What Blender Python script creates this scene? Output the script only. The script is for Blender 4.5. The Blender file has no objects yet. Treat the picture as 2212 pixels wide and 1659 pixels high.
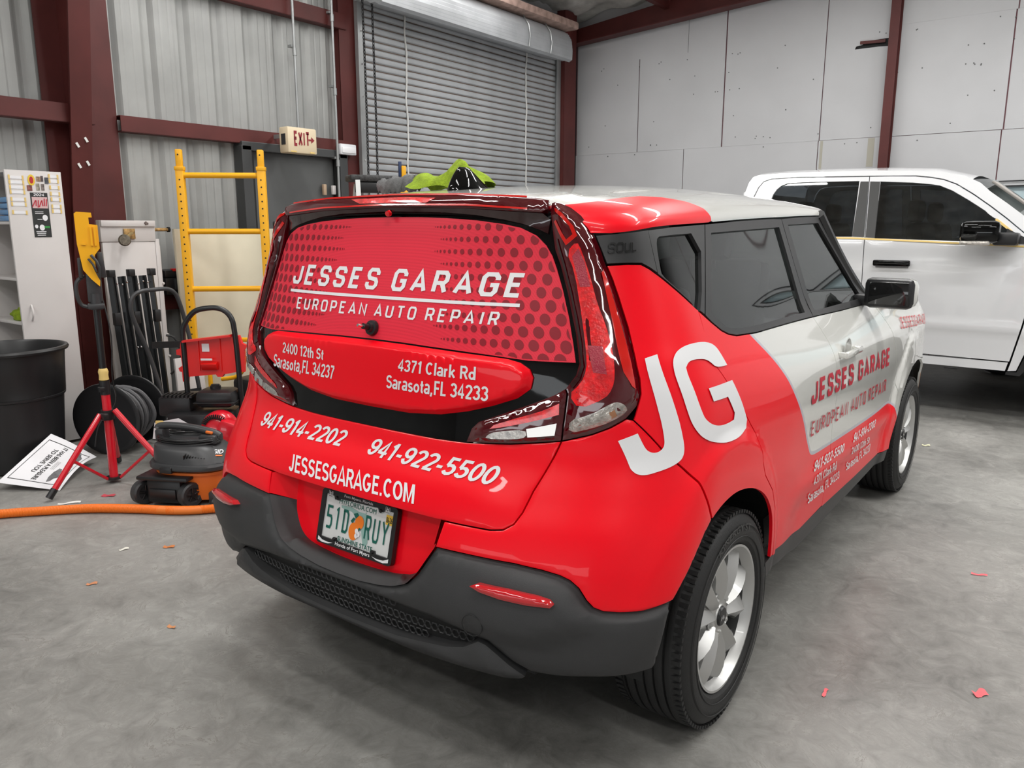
import bpy, bmesh, math, random
import numpy as np
from mathutils import Vector, Matrix, Euler
from mathutils.geometry import delaunay_2d_cdt
random.seed(5)
SC = bpy.context.scene
COL = SC.collection
# ------------------------------------------------------------ camera, world, lights, exposure
cam = bpy.data.cameras.new('camera'); camo = bpy.data.objects.new('camera', cam); COL.objects.link(camo)
cam.sensor_width = 36.0; cam.lens = 1697.36 / 2212 * 36.0; cam.clip_start = .05
_yaw, _pit = -.6398, -.1971
_f = Vector((math.sin(_yaw) * math.cos(_pit), math.cos(_yaw) * math.cos(_pit), math.sin(_pit)))
camo.location = (1.6478, -1.3385, 1.4491)
camo.rotation_euler = _f.to_track_quat('-Z', 'Y').to_euler()
SC.camera = camo
SC.view_settings.view_transform = 'Standard'; SC.view_settings.look = 'None'
SC.view_settings.exposure = 0.0; SC.view_settings.gamma = 1.0; SC.view_settings.use_curve_mapping = False
W_ = bpy.data.worlds.new('world'); SC.world = W_; W_.use_nodes = True
_bg = W_.node_tree.nodes['Background']; _bg.inputs[0].default_value = (.93, .96, 1, 1); _bg.inputs[1].default_value = .2
def area(name, loc, tgt, sx, sy, power, col=(1, 1, 1)):
    l = bpy.data.lights.new(name, 'AREA'); l.shape = 'RECTANGLE'; l.size = sx; l.size_y = sy; l.energy = power; l.color = col
    o = bpy.data.objects.new(name, l); o.location = loc
    d = Vector(tgt) - Vector(loc); o.rotation_euler = d.to_track_quat('-Z', 'Y').to_euler(); COL.objects.link(o); return o
for _x, _y, _p in ((-2.7, -2.2, 80), (-2.6, 2.4, 95), (.3, -4.2, 75), (1.75, 2.6, 75), (2.0, -1.0, 55), (4.7, -3.0, 80), (4.4, 3.0, 95), (.4, 5.6, 90), (3.4, 6.0, 110), (-.6, .4, 50), (-2.6, 5.6, 70)):
    area('strip_lamp', (_x, _y, 4.25), (_x, _y, 0), 2.4, .28, _p, (1, .99, .97))
area('open_door_daylight', (1.6, -7.9, .9), (1.6, 0, .9), 9.0, .9, 80, (.93, .97, 1))
def pch(xs,ys):
    xs=np.array(xs,float);ys=np.array(ys,float);h=np.diff(xs);d=np.diff(ys)/h
    m=np.zeros(len(xs));m[0]=d[0];m[-1]=d[-1]
    for i in range(1,len(xs)-1):
        m[i]=0 if d[i-1]*d[i]<=0 else 3*(h[i-1]+h[i])/((2*h[i]+h[i-1])/d[i-1]+(h[i]+2*h[i-1])/d[i])
    def f(x):
        x=np.clip(np.asarray(x,float),xs[0],xs[-1]);i=np.clip(np.searchsorted(xs,x)-1,0,len(xs)-2)
        t=(x-xs[i])/h[i]
        return (2*t**3-3*t*t+1)*ys[i]+(t**3-2*t*t+t)*h[i]*m[i]+(3*t*t-2*t**3)*ys[i+1]+(t**3-t*t)*h[i]*m[i+1]
    return f
def sst(a,b,x):
    t=np.clip((x-a)/(b-a),0,1); return t*t*(3-2*t)
YR=.75; ZR=.322
Wz=pch([.15,.25,.35,.5,.7,.85,.95,1.03,1.10,1.15,1.45,1.50,1.56],[.85,.865,.876,.888,.895,.893,.882,.866,.842,.822,.708,.69,.65])
Yc=pch([.15,.28,.40,.50,.60,.70,.80,.90,1.0,1.1,1.17,1.33,1.49,1.56],[.12,.07,.045,.040,.055,.085,.135,.178,.188,.19,.205,.253,.30,.33])
Bz=pch([.15,.6,.9,1.15,1.35,1.5],[.42,.44,.45,.44,.38,.32])
Nz=pch([.15,.6,.9,1.15,1.35,1.5],[2.8,2.85,2.85,2.8,3.0,3.6])
def plan(y,z):
    return 1-.03*sst(2.6,4.2,y)-.085*sst(.5,1.9,y)*sst(.92,1.2,z)
def flare(y,z):
    o=0
    for yw in (YR,YR+2.6):
        d=np.hypot((y-yw+.08)/.47,(z-.33)/.555); o=o+.014*sst(1.06,.955,d)+.004*sst(.97,.80,d)
    # lower door sculpt
    o=o-.016*sst(.56,.44,z)*sst(1.2,1.45,y)*sst(3.0,2.75,y)
    o=o-.010*sst(.50,.62,z)*sst(.84,.70,z)*sst(1.15,1.5,y)*sst(3.1,2.8,y)
    return o
def front(y):
    t=np.clip((y-3.55)/.66,0,.9999); return (1-t**2.8)**(1/2.8)
def S(u,z):
    u=np.asarray(u,float);z=np.asarray(z,float)
    s=np.sign(u); a=np.abs(u)
    w=Wz(z);yc=Yc(z);b=Bz(z);n=Nz(z)
    th=np.clip(a,0,1)*np.pi/2; C=np.cos(th);Sn=np.sin(th);D=(C**n+Sn**n)**(1/n)
    k=Sn/D;m=C/D
    y=yc+b*(1-m)+np.maximum(a-1,0)
    x=w*k*plan(y,z)*np.where(a>1,front(y),1)
    x=x+flare(y,z)*k**4
    return np.stack([s*x,y,z+0*x],-1)
def N(u,z,e=1e-3):
    a=S(np.asarray(u)+e,z)-S(np.asarray(u)-e,z);b=S(u,np.asarray(z)+e)-S(u,np.asarray(z)-e)
    n=np.cross(a,b);n/=np.linalg.norm(n,axis=-1,keepdims=True)+1e-12
    return n
def u_of_x(x,z):
    n=Nz(z);k=np.clip(np.abs(x)/Wz(z),0,1);m=(1-k**n)**(1/n);return np.sign(x)*np.arctan2(k,m)/(np.pi/2)
def u_of_y(y,z):
    n=Nz(z);yc=Yc(z);b=Bz(z);m=np.clip(1-(y-yc)/b,0,1);k=(1-m**n)**(1/n)
    return np.where(y>yc+b,1+(y-yc-b),np.arctan2(k,m)/(np.pi/2))
# ------------------------------------------------------------ materials
MATS = {}
def mat(name, col, rough=.5, metal=0, coat=0, spec=.5, trans=0, emit=0, bump=0, bscale=60, alpha=1, var=0, vscale=4):
    if name in MATS: return MATS[name]
    m = bpy.data.materials.new(name); m.use_nodes = True; nt = m.node_tree; b = nt.nodes['Principled BSDF']
    b.inputs['Base Color'].default_value = (*col, 1); b.inputs['Roughness'].default_value = rough
    b.inputs['Metallic'].default_value = metal; b.inputs['Coat Weight'].default_value = coat; b.inputs['Coat Roughness'].default_value = .03
    b.inputs['Specular IOR Level'].default_value = spec; b.inputs['Transmission Weight'].default_value = trans
    if emit: b.inputs['Emission Color'].default_value = (*col, 1); b.inputs['Emission Strength'].default_value = emit
    if bump or var:
        tc = nt.nodes.new('ShaderNodeTexCoord')
    if bump:
        n = nt.nodes.new('ShaderNodeTexNoise'); n.inputs['Scale'].default_value = bscale; n.inputs['Detail'].default_value = 4
        nt.links.new(tc.outputs['Object'], n.inputs['Vector'])
        bp = nt.nodes.new('ShaderNodeBump'); bp.inputs['Strength'].default_value = bump; bp.inputs['Distance'].default_value = .004
        nt.links.new(n.outputs[0], bp.inputs['Height']); nt.links.new(bp.outputs[0], b.inputs['Normal'])
    if var:
        n = nt.nodes.new('ShaderNodeTexNoise'); n.inputs['Scale'].default_value = vscale; n.inputs['Detail'].default_value = 6
        nt.links.new(tc.outputs['Object'], n.inputs['Vector'])
        mx = nt.nodes.new('ShaderNodeMix'); mx.data_type = 'RGBA'
        mx.inputs['A'].default_value = (*[c * (1 - var) for c in col], 1); mx.inputs['B'].default_value = (*[min(1, c * (1 + var)) for c in col], 1)
        rp = nt.nodes.new('ShaderNodeMapRange'); rp.inputs[1].default_value = .3; rp.inputs[2].default_value = .7
        nt.links.new(n.outputs[0], rp.inputs[0]); nt.links.new(rp.outputs[0], mx.inputs['Factor']); nt.links.new(mx.outputs['Result'], b.inputs['Base Color'])
    MATS[name] = m; return m
def glass_mat(name, tint, refl=.1):
    m = bpy.data.materials.new(name); m.use_nodes = True; nt = m.node_tree; nt.nodes.clear()
    o = nt.nodes.new('ShaderNodeOutputMaterial'); t = nt.nodes.new('ShaderNodeBsdfTransparent'); t.inputs[0].default_value = (*tint, 1)
    g = nt.nodes.new('ShaderNodeBsdfGlossy'); g.inputs['Roughness'].default_value = .02; g.inputs[0].default_value = (.9, .92, .92, 1)
    fr = nt.nodes.new('ShaderNodeFresnel'); fr.inputs[0].default_value = 1.5
    ad = nt.nodes.new('ShaderNodeMath'); ad.operation = 'MULTIPLY_ADD'; ad.inputs[1].default_value = 1.0; ad.inputs[2].default_value = refl - .04
    mx = nt.nodes.new('ShaderNodeMixShader'); nt.links.new(fr.outputs[0], ad.inputs[0]); nt.links.new(ad.outputs[0], mx.inputs[0])
    nt.links.new(t.outputs[0], mx.inputs[1]); nt.links.new(g.outputs[0], mx.inputs[2]); nt.links.new(mx.outputs[0], o.inputs[0])
    MATS[name] = m; return m
M_RED = mat('red_vinyl_wrap', (.90, .002, .012), .34, coat=.30, spec=.20)
M_WHITE = mat('white_car_paint', (.70, .70, .665), .25, coat=1)
M_VINYL = mat('white_vinyl', (.80, .80, .81), .35)
M_SILV = mat('silver_outline_vinyl', (.50, .49, .54), .3)
M_RTXT = mat('dark_red_vinyl', (.52, .006, .03), .35)
M_CLAD = mat('dark_grey_cladding', (.033, .033, .034), .52, spec=.45, bump=.25, bscale=900, var=.10, vscale=5)
M_TRIM = mat('matte_black_trim', (.022, .022, .023), .42)
M_GLOSS = mat('gloss_black', (.003, .003, .003), .04, spec=.35)
M_DARK = mat('dark_interior', (.008, .008, .008), .7)
M_MAROON = mat('dark_red_lens', (.075, .001, .004), .06, coat=1)
M_MAR2 = mat('smoked_lens', (.022, .002, .003), .06, coat=1)
M_LRED = mat('bright_red_lens', (.78, .004, .008), .08, coat=1, bump=.5, bscale=130, var=.35, vscale=60)
M_LSIDE = mat('side_red_lens', (.60, .008, .004), .12, coat=1)
M_LROSE = mat('rose_reflector', (.36, .008, .03), .15, coat=1, bump=.5, bscale=260)
M_CLEAR = mat('clear_lens', (.50, .47, .43), .12, metal=.55, coat=1, bump=.9, bscale=160, var=.4, vscale=70)
M_STRIPE = mat('ribbed_reflector', (.52, .50, .47), .15, metal=.4, coat=1)
M_RUB = mat('tyre_rubber', (.014, .014, .014), .62, bump=.2, bscale=200)
M_ALLOY = mat('silver_alloy', (.54, .54, .53), .42, metal=.7, coat=.2)
M_CHROME = mat('chrome', (.75, .75, .75), .12, metal=1)
M_BLK = mat('black_plastic', (.012, .012, .013), .38)
M_BLKM = mat('black_powder_coat', (.010, .011, .012), .33)
M_GRN = mat('plate_green', (.0, .11, .08), .5)
M_ORANGE = mat('orange_plastic', (.80, .17, .02), .4)
M_YEL = mat('yellow_paint', (.86, .42, .005), .4)
M_REDP = mat('red_plastic', (.72, .01, .008), .35)
M_OX = mat('oxide_red_steel', (.088, .018, .016), .5, spec=.35, var=.18, vscale=3)
M_SID = mat('grey_siding', (.33, .335, .325), .45, metal=.15, spec=.4, var=.12, vscale=2.2)
M_ROLL = mat('galvanised_slat', (.42, .435, .45), .38, metal=.35, var=.10, vscale=5)
M_STEEL = mat('galvanised_steel', (.35, .36, .36), .4, metal=.6, var=.15)
M_WB = mat('white_wall_board', (.50, .50, .51), .75, var=.05, vscale=1.3)
M_PINK = mat('pink_joint_line', (.40, .20, .22), .8)
M_DOOR = mat('dark_grey_door', (.085, .088, .088), .45, var=.08)
M_DOORF = mat('dark_door_frame', (.045, .047, .048), .45)
M_FOIL = mat('foil_insulation', (.62, .61, .57), .42, metal=.25, bump=.9, bscale=7, var=.3, vscale=5)
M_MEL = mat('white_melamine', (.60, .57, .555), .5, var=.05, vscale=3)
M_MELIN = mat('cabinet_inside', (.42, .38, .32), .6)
M_PAPER = mat('paper', (.78, .78, .80), .7)
M_INK = mat('black_ink', (.02, .02, .02), .8)
M_GINK = mat('grey_ink', (.14, .14, .145), .8, var=.5, vscale=20)
M_TAPE = mat('masking_tape', (.72, .52, .18), .7)
M_LIME = mat('lime_microfibre', (.23, .33, .012), .95, bump=1, bscale=180, var=.25, vscale=40)
M_GTOW = mat('grey_microfibre', (.14, .14, .14), .95, bump=1, bscale=200, var=.2, vscale=30)
M_CREAM = mat('cream_board', (.60, .55, .42), .6, var=.06, vscale=3)
M_RUST = mat('rusty_pipe', (.36, .22, .08), .6, metal=.3, var=.5, vscale=40)
M_DGREY = mat('dark_grey_hose', (.10, .10, .105), .55)
M_GREYP = mat('charcoal_plastic', (.035, .036, .038), .42)
M_TRED = mat('red_steel_tube', (.62, .006, .02), .28, coat=.6)
M_TRUCK = mat('white_truck_paint', (.74, .745, .76), .18, coat=1)
M_CAR_GLASS = glass_mat('tinted_glass', (.58, .62, .60), .05)
M_DK_GLASS = glass_mat('dark_tinted_glass', (.10, .12, .14), .08)
M_CLR_GLASS = glass_mat('clear_windscreen', (.72, .80, .77), .10)
# perforated window film
def film():
    m = mat('perforated_window_film', (.66, .022, .045), .42, spec=.3); nt = m.node_tree; b = nt.nodes['Principled BSDF']
    tc = nt.nodes.new('ShaderNodeTexCoord'); v = nt.nodes.new('ShaderNodeTexVoronoi'); v.inputs['Scale'].default_value = 420; v.inputs['Randomness'].default_value = 0
    nt.links.new(tc.outputs['Object'], v.inputs['Vector'])
    r = nt.nodes.new('ShaderNodeMapRange'); r.inputs[1].default_value = .25; r.inputs[2].default_value = .45; r.inputs[3].default_value = .55; r.inputs[4].default_value = 1.0
    nt.links.new(v.outputs['Distance'], r.inputs[0])
    mx = nt.nodes.new('ShaderNodeMix'); mx.data_type = 'RGBA'; mx.inputs['A'].default_value = (.40, .01, .022, 1); mx.inputs['B'].default_value = (.76, .028, .055, 1)
    nt.links.new(r.outputs[0], mx.inputs['Factor']); nt.links.new(mx.outputs['Result'], b.inputs['Base Color']); return m
M_FILM = film()
M_DOT = mat('halftone_dot', (.26, .012, .022), .42, spec=.3)
def floor_mat():
    m = mat('sealed_concrete', (.3, .3, .29), .4, spec=.4); nt = m.node_tree; b = nt.nodes['Principled BSDF']; L = nt.links.new
    tc = nt.nodes.new('ShaderNodeTexCoord')
    def noise(s, d, ro=.6, dist=0):
        n = nt.nodes.new('ShaderNodeTexNoise'); n.inputs['Scale'].default_value = s; n.inputs['Detail'].default_value = d; n.inputs['Roughness'].default_value = ro; n.inputs['Distortion'].default_value = dist
        L(tc.outputs['Object'], n.inputs['Vector']); return n
    n1 = noise(.9, 8, .62, .6); n2 = noise(9, 8, .7, 1.2); n3 = noise(60, 5, .7); n4 = noise(3.2, 9, .75, 2.5)
    cr = nt.nodes.new('ShaderNodeValToRGB'); e = cr.color_ramp.elements; e[0].position = .36; e[0].color = (.150, .146, .136, 1); e[1].position = .63; e[1].color = (.340, .333, .313, 1)
    mm = nt.nodes.new('ShaderNodeMath'); mm.operation = 'MULTIPLY_ADD'; mm.inputs[1].default_value = .45; L(n2.outputs[0], mm.inputs[0])
    m2 = nt.nodes.new('ShaderNodeMath'); m2.operation = 'MULTIPLY'; m2.inputs[1].default_value = .55; L(n1.outputs[0], m2.inputs[0]); L(m2.outputs[0], mm.inputs[2])
    L(mm.outputs[0], cr.inputs[0])
    # fine dark veins
    vr = nt.nodes.new('ShaderNodeMapRange'); vr.inputs[1].default_value = .46; vr.inputs[2].default_value = .50; vr.inputs[3].default_value = 1; vr.inputs[4].default_value = .0
    ab = nt.nodes.new('ShaderNodeMath'); ab.operation = 'ABSOLUTE'; sb = nt.nodes.new('ShaderNodeMath'); sb.operation = 'SUBTRACT'; sb.inputs[1].default_value = .5
    L(n4.outputs[0], sb.inputs[0]); L(sb.outputs[0], ab.inputs[0])
    vr.inputs[1].default_value = 0; vr.inputs[2].default_value = .018
    L(ab.outputs[0], vr.inputs[0])
    mk = nt.nodes.new('ShaderNodeMath'); mk.operation = 'MULTIPLY'; L(vr.outputs[0], mk.inputs[0]); r3 = nt.nodes.new('ShaderNodeMapRange'); r3.inputs[1].default_value = .45; r3.inputs[2].default_value = .65; L(n2.outputs[0], r3.inputs[0]); L(r3.outputs[0], mk.inputs[1])
    mx = nt.nodes.new('ShaderNodeMix'); mx.data_type = 'RGBA'; L(mk.outputs[0], mx.inputs['Factor']); L(cr.outputs[0], mx.inputs['A']); mx.inputs['B'].default_value = (.15, .14, .125, 1)
    L(mx.outputs['Result'], b.inputs['Base Color'])
    rr = nt.nodes.new('ShaderNodeMapRange'); rr.inputs[1].default_value = .35; rr.inputs[2].default_value = .7; rr.inputs[3].default_value = .28; rr.inputs[4].default_value = .55; L(n1.outputs[0], rr.inputs[0]); L(rr.outputs[0], b.inputs['Roughness'])
    bp = nt.nodes.new('ShaderNodeBump'); bp.inputs['Strength'].default_value = .22; bp.inputs['Distance'].default_value = .003; L(n3.outputs[0], bp.inputs['Height']); L(bp.outputs[0], b.inputs['Normal'])
    return m
M_FLOOR = floor_mat()
# ------------------------------------------------------------ mesh helpers
V = Vector
class Geo:
    def __init__(s): s.v = []; s.f = []; s.m = []; s.n = None
    def add(s, vs, fs, mi=0, T=None):
        o = len(s.v)
        for p in vs:
            p = V(p)
            if T is not None: p = T @ p
            s.v.append(tuple(p))
        for f in fs: s.f.append(tuple(i + o for i in f)); s.m.append(mi)
        return s
    def box(s, c, d, mi=0, rot=None, bev=0):
        hx, hy, hz = d[0] / 2, d[1] / 2, d[2] / 2
        T = Matrix.Translation(c)
        if rot is not None: T = T @ (rot if isinstance(rot, Matrix) else Euler(rot).to_matrix().to_4x4())
        if bev <= 0:
            vs = [(x * hx, y * hy, z * hz) for x in (-1, 1) for y in (-1, 1) for z in (-1, 1)]
            return s.add(vs, [(0, 1, 3, 2), (4, 6, 7, 5), (0, 4, 5, 1), (2, 3, 7, 6), (0, 2, 6, 4), (1, 5, 7, 3)], mi, T)
        bm = bmesh.new(); bmesh.ops.create_cube(bm, size=1)
        for v in bm.verts: v.co = V((v.co.x * d[0], v.co.y * d[1], v.co.z * d[2]))
        bmesh.ops.bevel(bm, geom=bm.edges[:], offset=bev, segments=2, affect='EDGES', profile=.5)
        bm.verts.index_update()
        s.add([v.co for v in bm.verts], [[v.index for v in f.verts] for f in bm.faces], mi, T); bm.free(); return s
    def tube(s, pts, r, seg=10, mi=0, closed=False, cap=True):
        pts = [V(p) for p in pts]; n = len(pts); rs = r if hasattr(r, '__len__') else [r] * n
        ts = []
        for i in range(n):
            a = pts[i - 1] if (i > 0 or closed) else pts[0]; b = pts[(i + 1) % n] if (i < n - 1 or closed) else pts[-1]
            ts.append((b - a).normalized())
        up = V((0, 0, 1)) if abs(ts[0].z) < .9 else V((1, 0, 0))
        x = ts[0].cross(up).normalized(); vs = []
        for i in range(n):
            x = (x - ts[i] * x.dot(ts[i])).normalized(); y = ts[i].cross(x)
            for k in range(seg):
                a = 2 * math.pi * k / seg; vs.append(pts[i] + (x * math.cos(a) + y * math.sin(a)) * rs[i])
        fs = []
        for i in range(n if closed else n - 1):
            j = (i + 1) % n
            for k in range(seg):
                k2 = (k + 1) % seg; fs.append((i * seg + k, i * seg + k2, j * seg + k2, j * seg + k))
        if cap and not closed: fs.append(tuple(range(seg))[::-1]); fs.append(tuple((n - 1) * seg + k for k in range(seg)))
        return s.add(vs, fs, mi)
    def cyl(s, a, b, r, seg=24, mi=0, r2=None):
        return s.tube([a, b], [r, r if r2 is None else r2], seg, mi)
    def lathe(s, prof, c, ax=(0, 0, 1), seg=40, mi=0, close=False):
        ax = V(ax).normalized(); q = V((0, 0, 1)).rotation_difference(ax).to_matrix().to_4x4(); T = Matrix.Translation(c) @ q
        vs = [(r * math.cos(2 * math.pi * k / seg), r * math.sin(2 * math.pi * k / seg), h) for r, h in prof for k in range(seg)]
        n = len(prof); fs = []
        for i in range(n if close else n - 1):
            j = (i + 1) % n
            for k in range(seg):
                k2 = (k + 1) % seg; fs.append((i * seg + k, i * seg + k2, j * seg + k2, j * seg + k))
        return s.add(vs, fs, mi, T)
    def prism(s, poly, thick, T, mi=0):
        n = len(poly); vs = [(x, y, 0) for x, y in poly] + [(x, y, thick) for x, y in poly]
        fs = [tuple(range(n))[::-1], tuple(range(n, 2 * n))] + [(i, (i + 1) % n, n + (i + 1) % n, n + i) for i in range(n)]
        return s.add(vs, fs, mi, T)
    def grid(s, fn, nu, nv, mi=0, thick=None):
        vs = [fn(i / nu, j / nv) for i in range(nu + 1) for j in range(nv + 1)]
        fs = [(i * (nv + 1) + j, (i + 1) * (nv + 1) + j, (i + 1) * (nv + 1) + j + 1, i * (nv + 1) + j + 1) for i in range(nu) for j in range(nv)]
        return s.add(vs, fs, mi)
ORG = {}
def link(name, g, mats, parent=None, smooth=True, base=None, label=None, cat=None, group=None, kind=None, angle=40):
    mats = mats if isinstance(mats, (list, tuple)) else [mats]
    me = bpy.data.meshes.new(name)
    if parent is not None: org = ORG[parent.name]
    else:
        if base is None:
            a = np.array(g.v); base = ((a[:, 0].min() + a[:, 0].max()) / 2, (a[:, 1].min() + a[:, 1].max()) / 2, a[:, 2].min())
        org = V(base)
    vs = [(p[0] - org[0], p[1] - org[1], p[2] - org[2]) for p in g.v]
    me.from_pydata(vs, [], g.f)
    for m in mats: me.materials.append(m)
    me.polygons.foreach_set('material_index', g.m)
    if g.n is None and len(g.f) < 150000:
        bm = bmesh.new(); bm.from_mesh(me); bmesh.ops.recalc_face_normals(bm, faces=bm.faces[:]) if not getattr(g, 'keep', False) else None
        bm.to_mesh(me); bm.free()
    if smooth:
        me.polygons.foreach_set('use_smooth', [True] * len(me.polygons))
        if g.n is not None: me.normals_split_custom_set(g.n)
        else: me.set_sharp_from_angle(angle=math.radians(angle))
    o = bpy.data.objects.new(name, me); COL.objects.link(o)
    if parent is not None: o.parent = parent; ORG[o.name] = org
    else: o.location = org; ORG[o.name] = org
    return tag(o, label, cat, group, kind)
def tag(o, label=None, cat=None, group=None, kind=None):
    if label: o['label'] = label
    if cat: o['category'] = cat
    if group: o['group'] = group
    if kind: o['kind'] = kind
    return o
def thing(name, loc, label, cat, group=None):
    o = bpy.data.objects.new(name, None); COL.objects.link(o); o.location = loc; o.empty_display_size = .1; ORG[o.name] = V(loc)
    return tag(o, label, cat, group)
def copy_tree(o, loc=None, parent=None):
    c = o.copy(); COL.objects.link(c)
    if parent is not None: c.parent = parent
    for ch in list(o.children): copy_tree(ch, None, c)
    if loc is not None: c.location = loc
    return c
def bez(pts, n=6):
    pts = [V(p) for p in pts]; out = []
    for i in range(len(pts) - 1):
        p0 = pts[max(i - 1, 0)]; p1 = pts[i]; p2 = pts[i + 1]; p3 = pts[min(i + 2, len(pts) - 1)]
        for k in range(n):
            t = k / n; out.append(.5 * ((2 * p1) + (p2 - p0) * t + (2 * p0 - 5 * p1 + 4 * p2 - p3) * t * t + (3 * p1 - p0 - 3 * p2 + p3) * t ** 3))
    out.append(pts[-1]); return out
# ---- polygons and surface patches
def dens(poly, d, closed=True):
    out = []; n = len(poly)
    for i in range(n if closed else n - 1):
        a = poly[i]; b = poly[(i + 1) % n]; L = math.hypot(b[0] - a[0], b[1] - a[1]); k = max(1, int(math.ceil(L / d)))
        for j in range(k): out.append((a[0] + (b[0] - a[0]) * j / k, a[1] + (b[1] - a[1]) * j / k))
    if not closed: out.append(poly[-1])
    return out
def clean(poly, e=1e-4):
    o = []
    for p in poly:
        if not o or math.hypot(p[0] - o[-1][0], p[1] - o[-1][1]) > e: o.append(p)
    if len(o) > 2 and math.hypot(o[0][0] - o[-1][0], o[0][1] - o[-1][1]) < e: o.pop()
    return o
def parea(p): return .5 * sum(p[i][0] * p[(i + 1) % len(p)][1] - p[(i + 1) % len(p)][0] * p[i][1] for i in range(len(p)))
def inset(poly, d):
    poly = clean(poly); s = 1 if parea(poly) > 0 else -1; n = len(poly); out = []
    for i in range(n):
        a = V(poly[i - 1]); b = V(poly[i]); c = V(poly[(i + 1) % n]); e1 = (b - a).normalized(); e2 = (c - b).normalized()
        n1 = V((-e1.y, e1.x)) * s; n2 = V((-e2.y, e2.x)) * s; m = n1 + n2
        if m.length < .2: m = n1
        m = m.normalized(); k = min(1 / max(m.dot(n1), .35), 2.2)
        out.append((b.x + m.x * d * k, b.y + m.y * d * k))
    return out
def smooth_poly(p, it=1, closed=True):
    for _ in range(it):
        o = []; n = len(p)
        for i in range(n):
            if not closed and i == n - 1: break
            a = p[i]; b = p[(i + 1) % n]; o += [(a[0] * .75 + b[0] * .25, a[1] * .75 + b[1] * .25), (a[0] * .25 + b[0] * .75, a[1] * .25 + b[1] * .75)]
        if not closed: o = [p[0]] + o + [p[-1]]
        p = o
    return p
def inpoly(P, poly):
    x, y = P[:, 0], P[:, 1]; r = np.zeros(len(P), bool); n = len(poly); j = n - 1
    for i in range(n):
        xi, yi = poly[i]; xj, yj = poly[j]
        c = ((yi > y) != (yj > y)) & (x < (xj - xi) * (y - yi) / ((yj - yi) if yj != yi else 1e-12) + xi)
        r ^= c; j = i
    return r
def pdist(P, poly):
    d = np.full(len(P), 1e9); n = len(poly)
    for i in range(n):
        a = np.array(poly[i]); b = np.array(poly[(i + 1) % n]); ab = b - a; t = np.clip(((P - a) @ ab) / max(ab @ ab, 1e-12), 0, 1)
        d = np.minimum(d, np.hypot(*(P - (a + t[:, None] * ab)).T))
    return d
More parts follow.
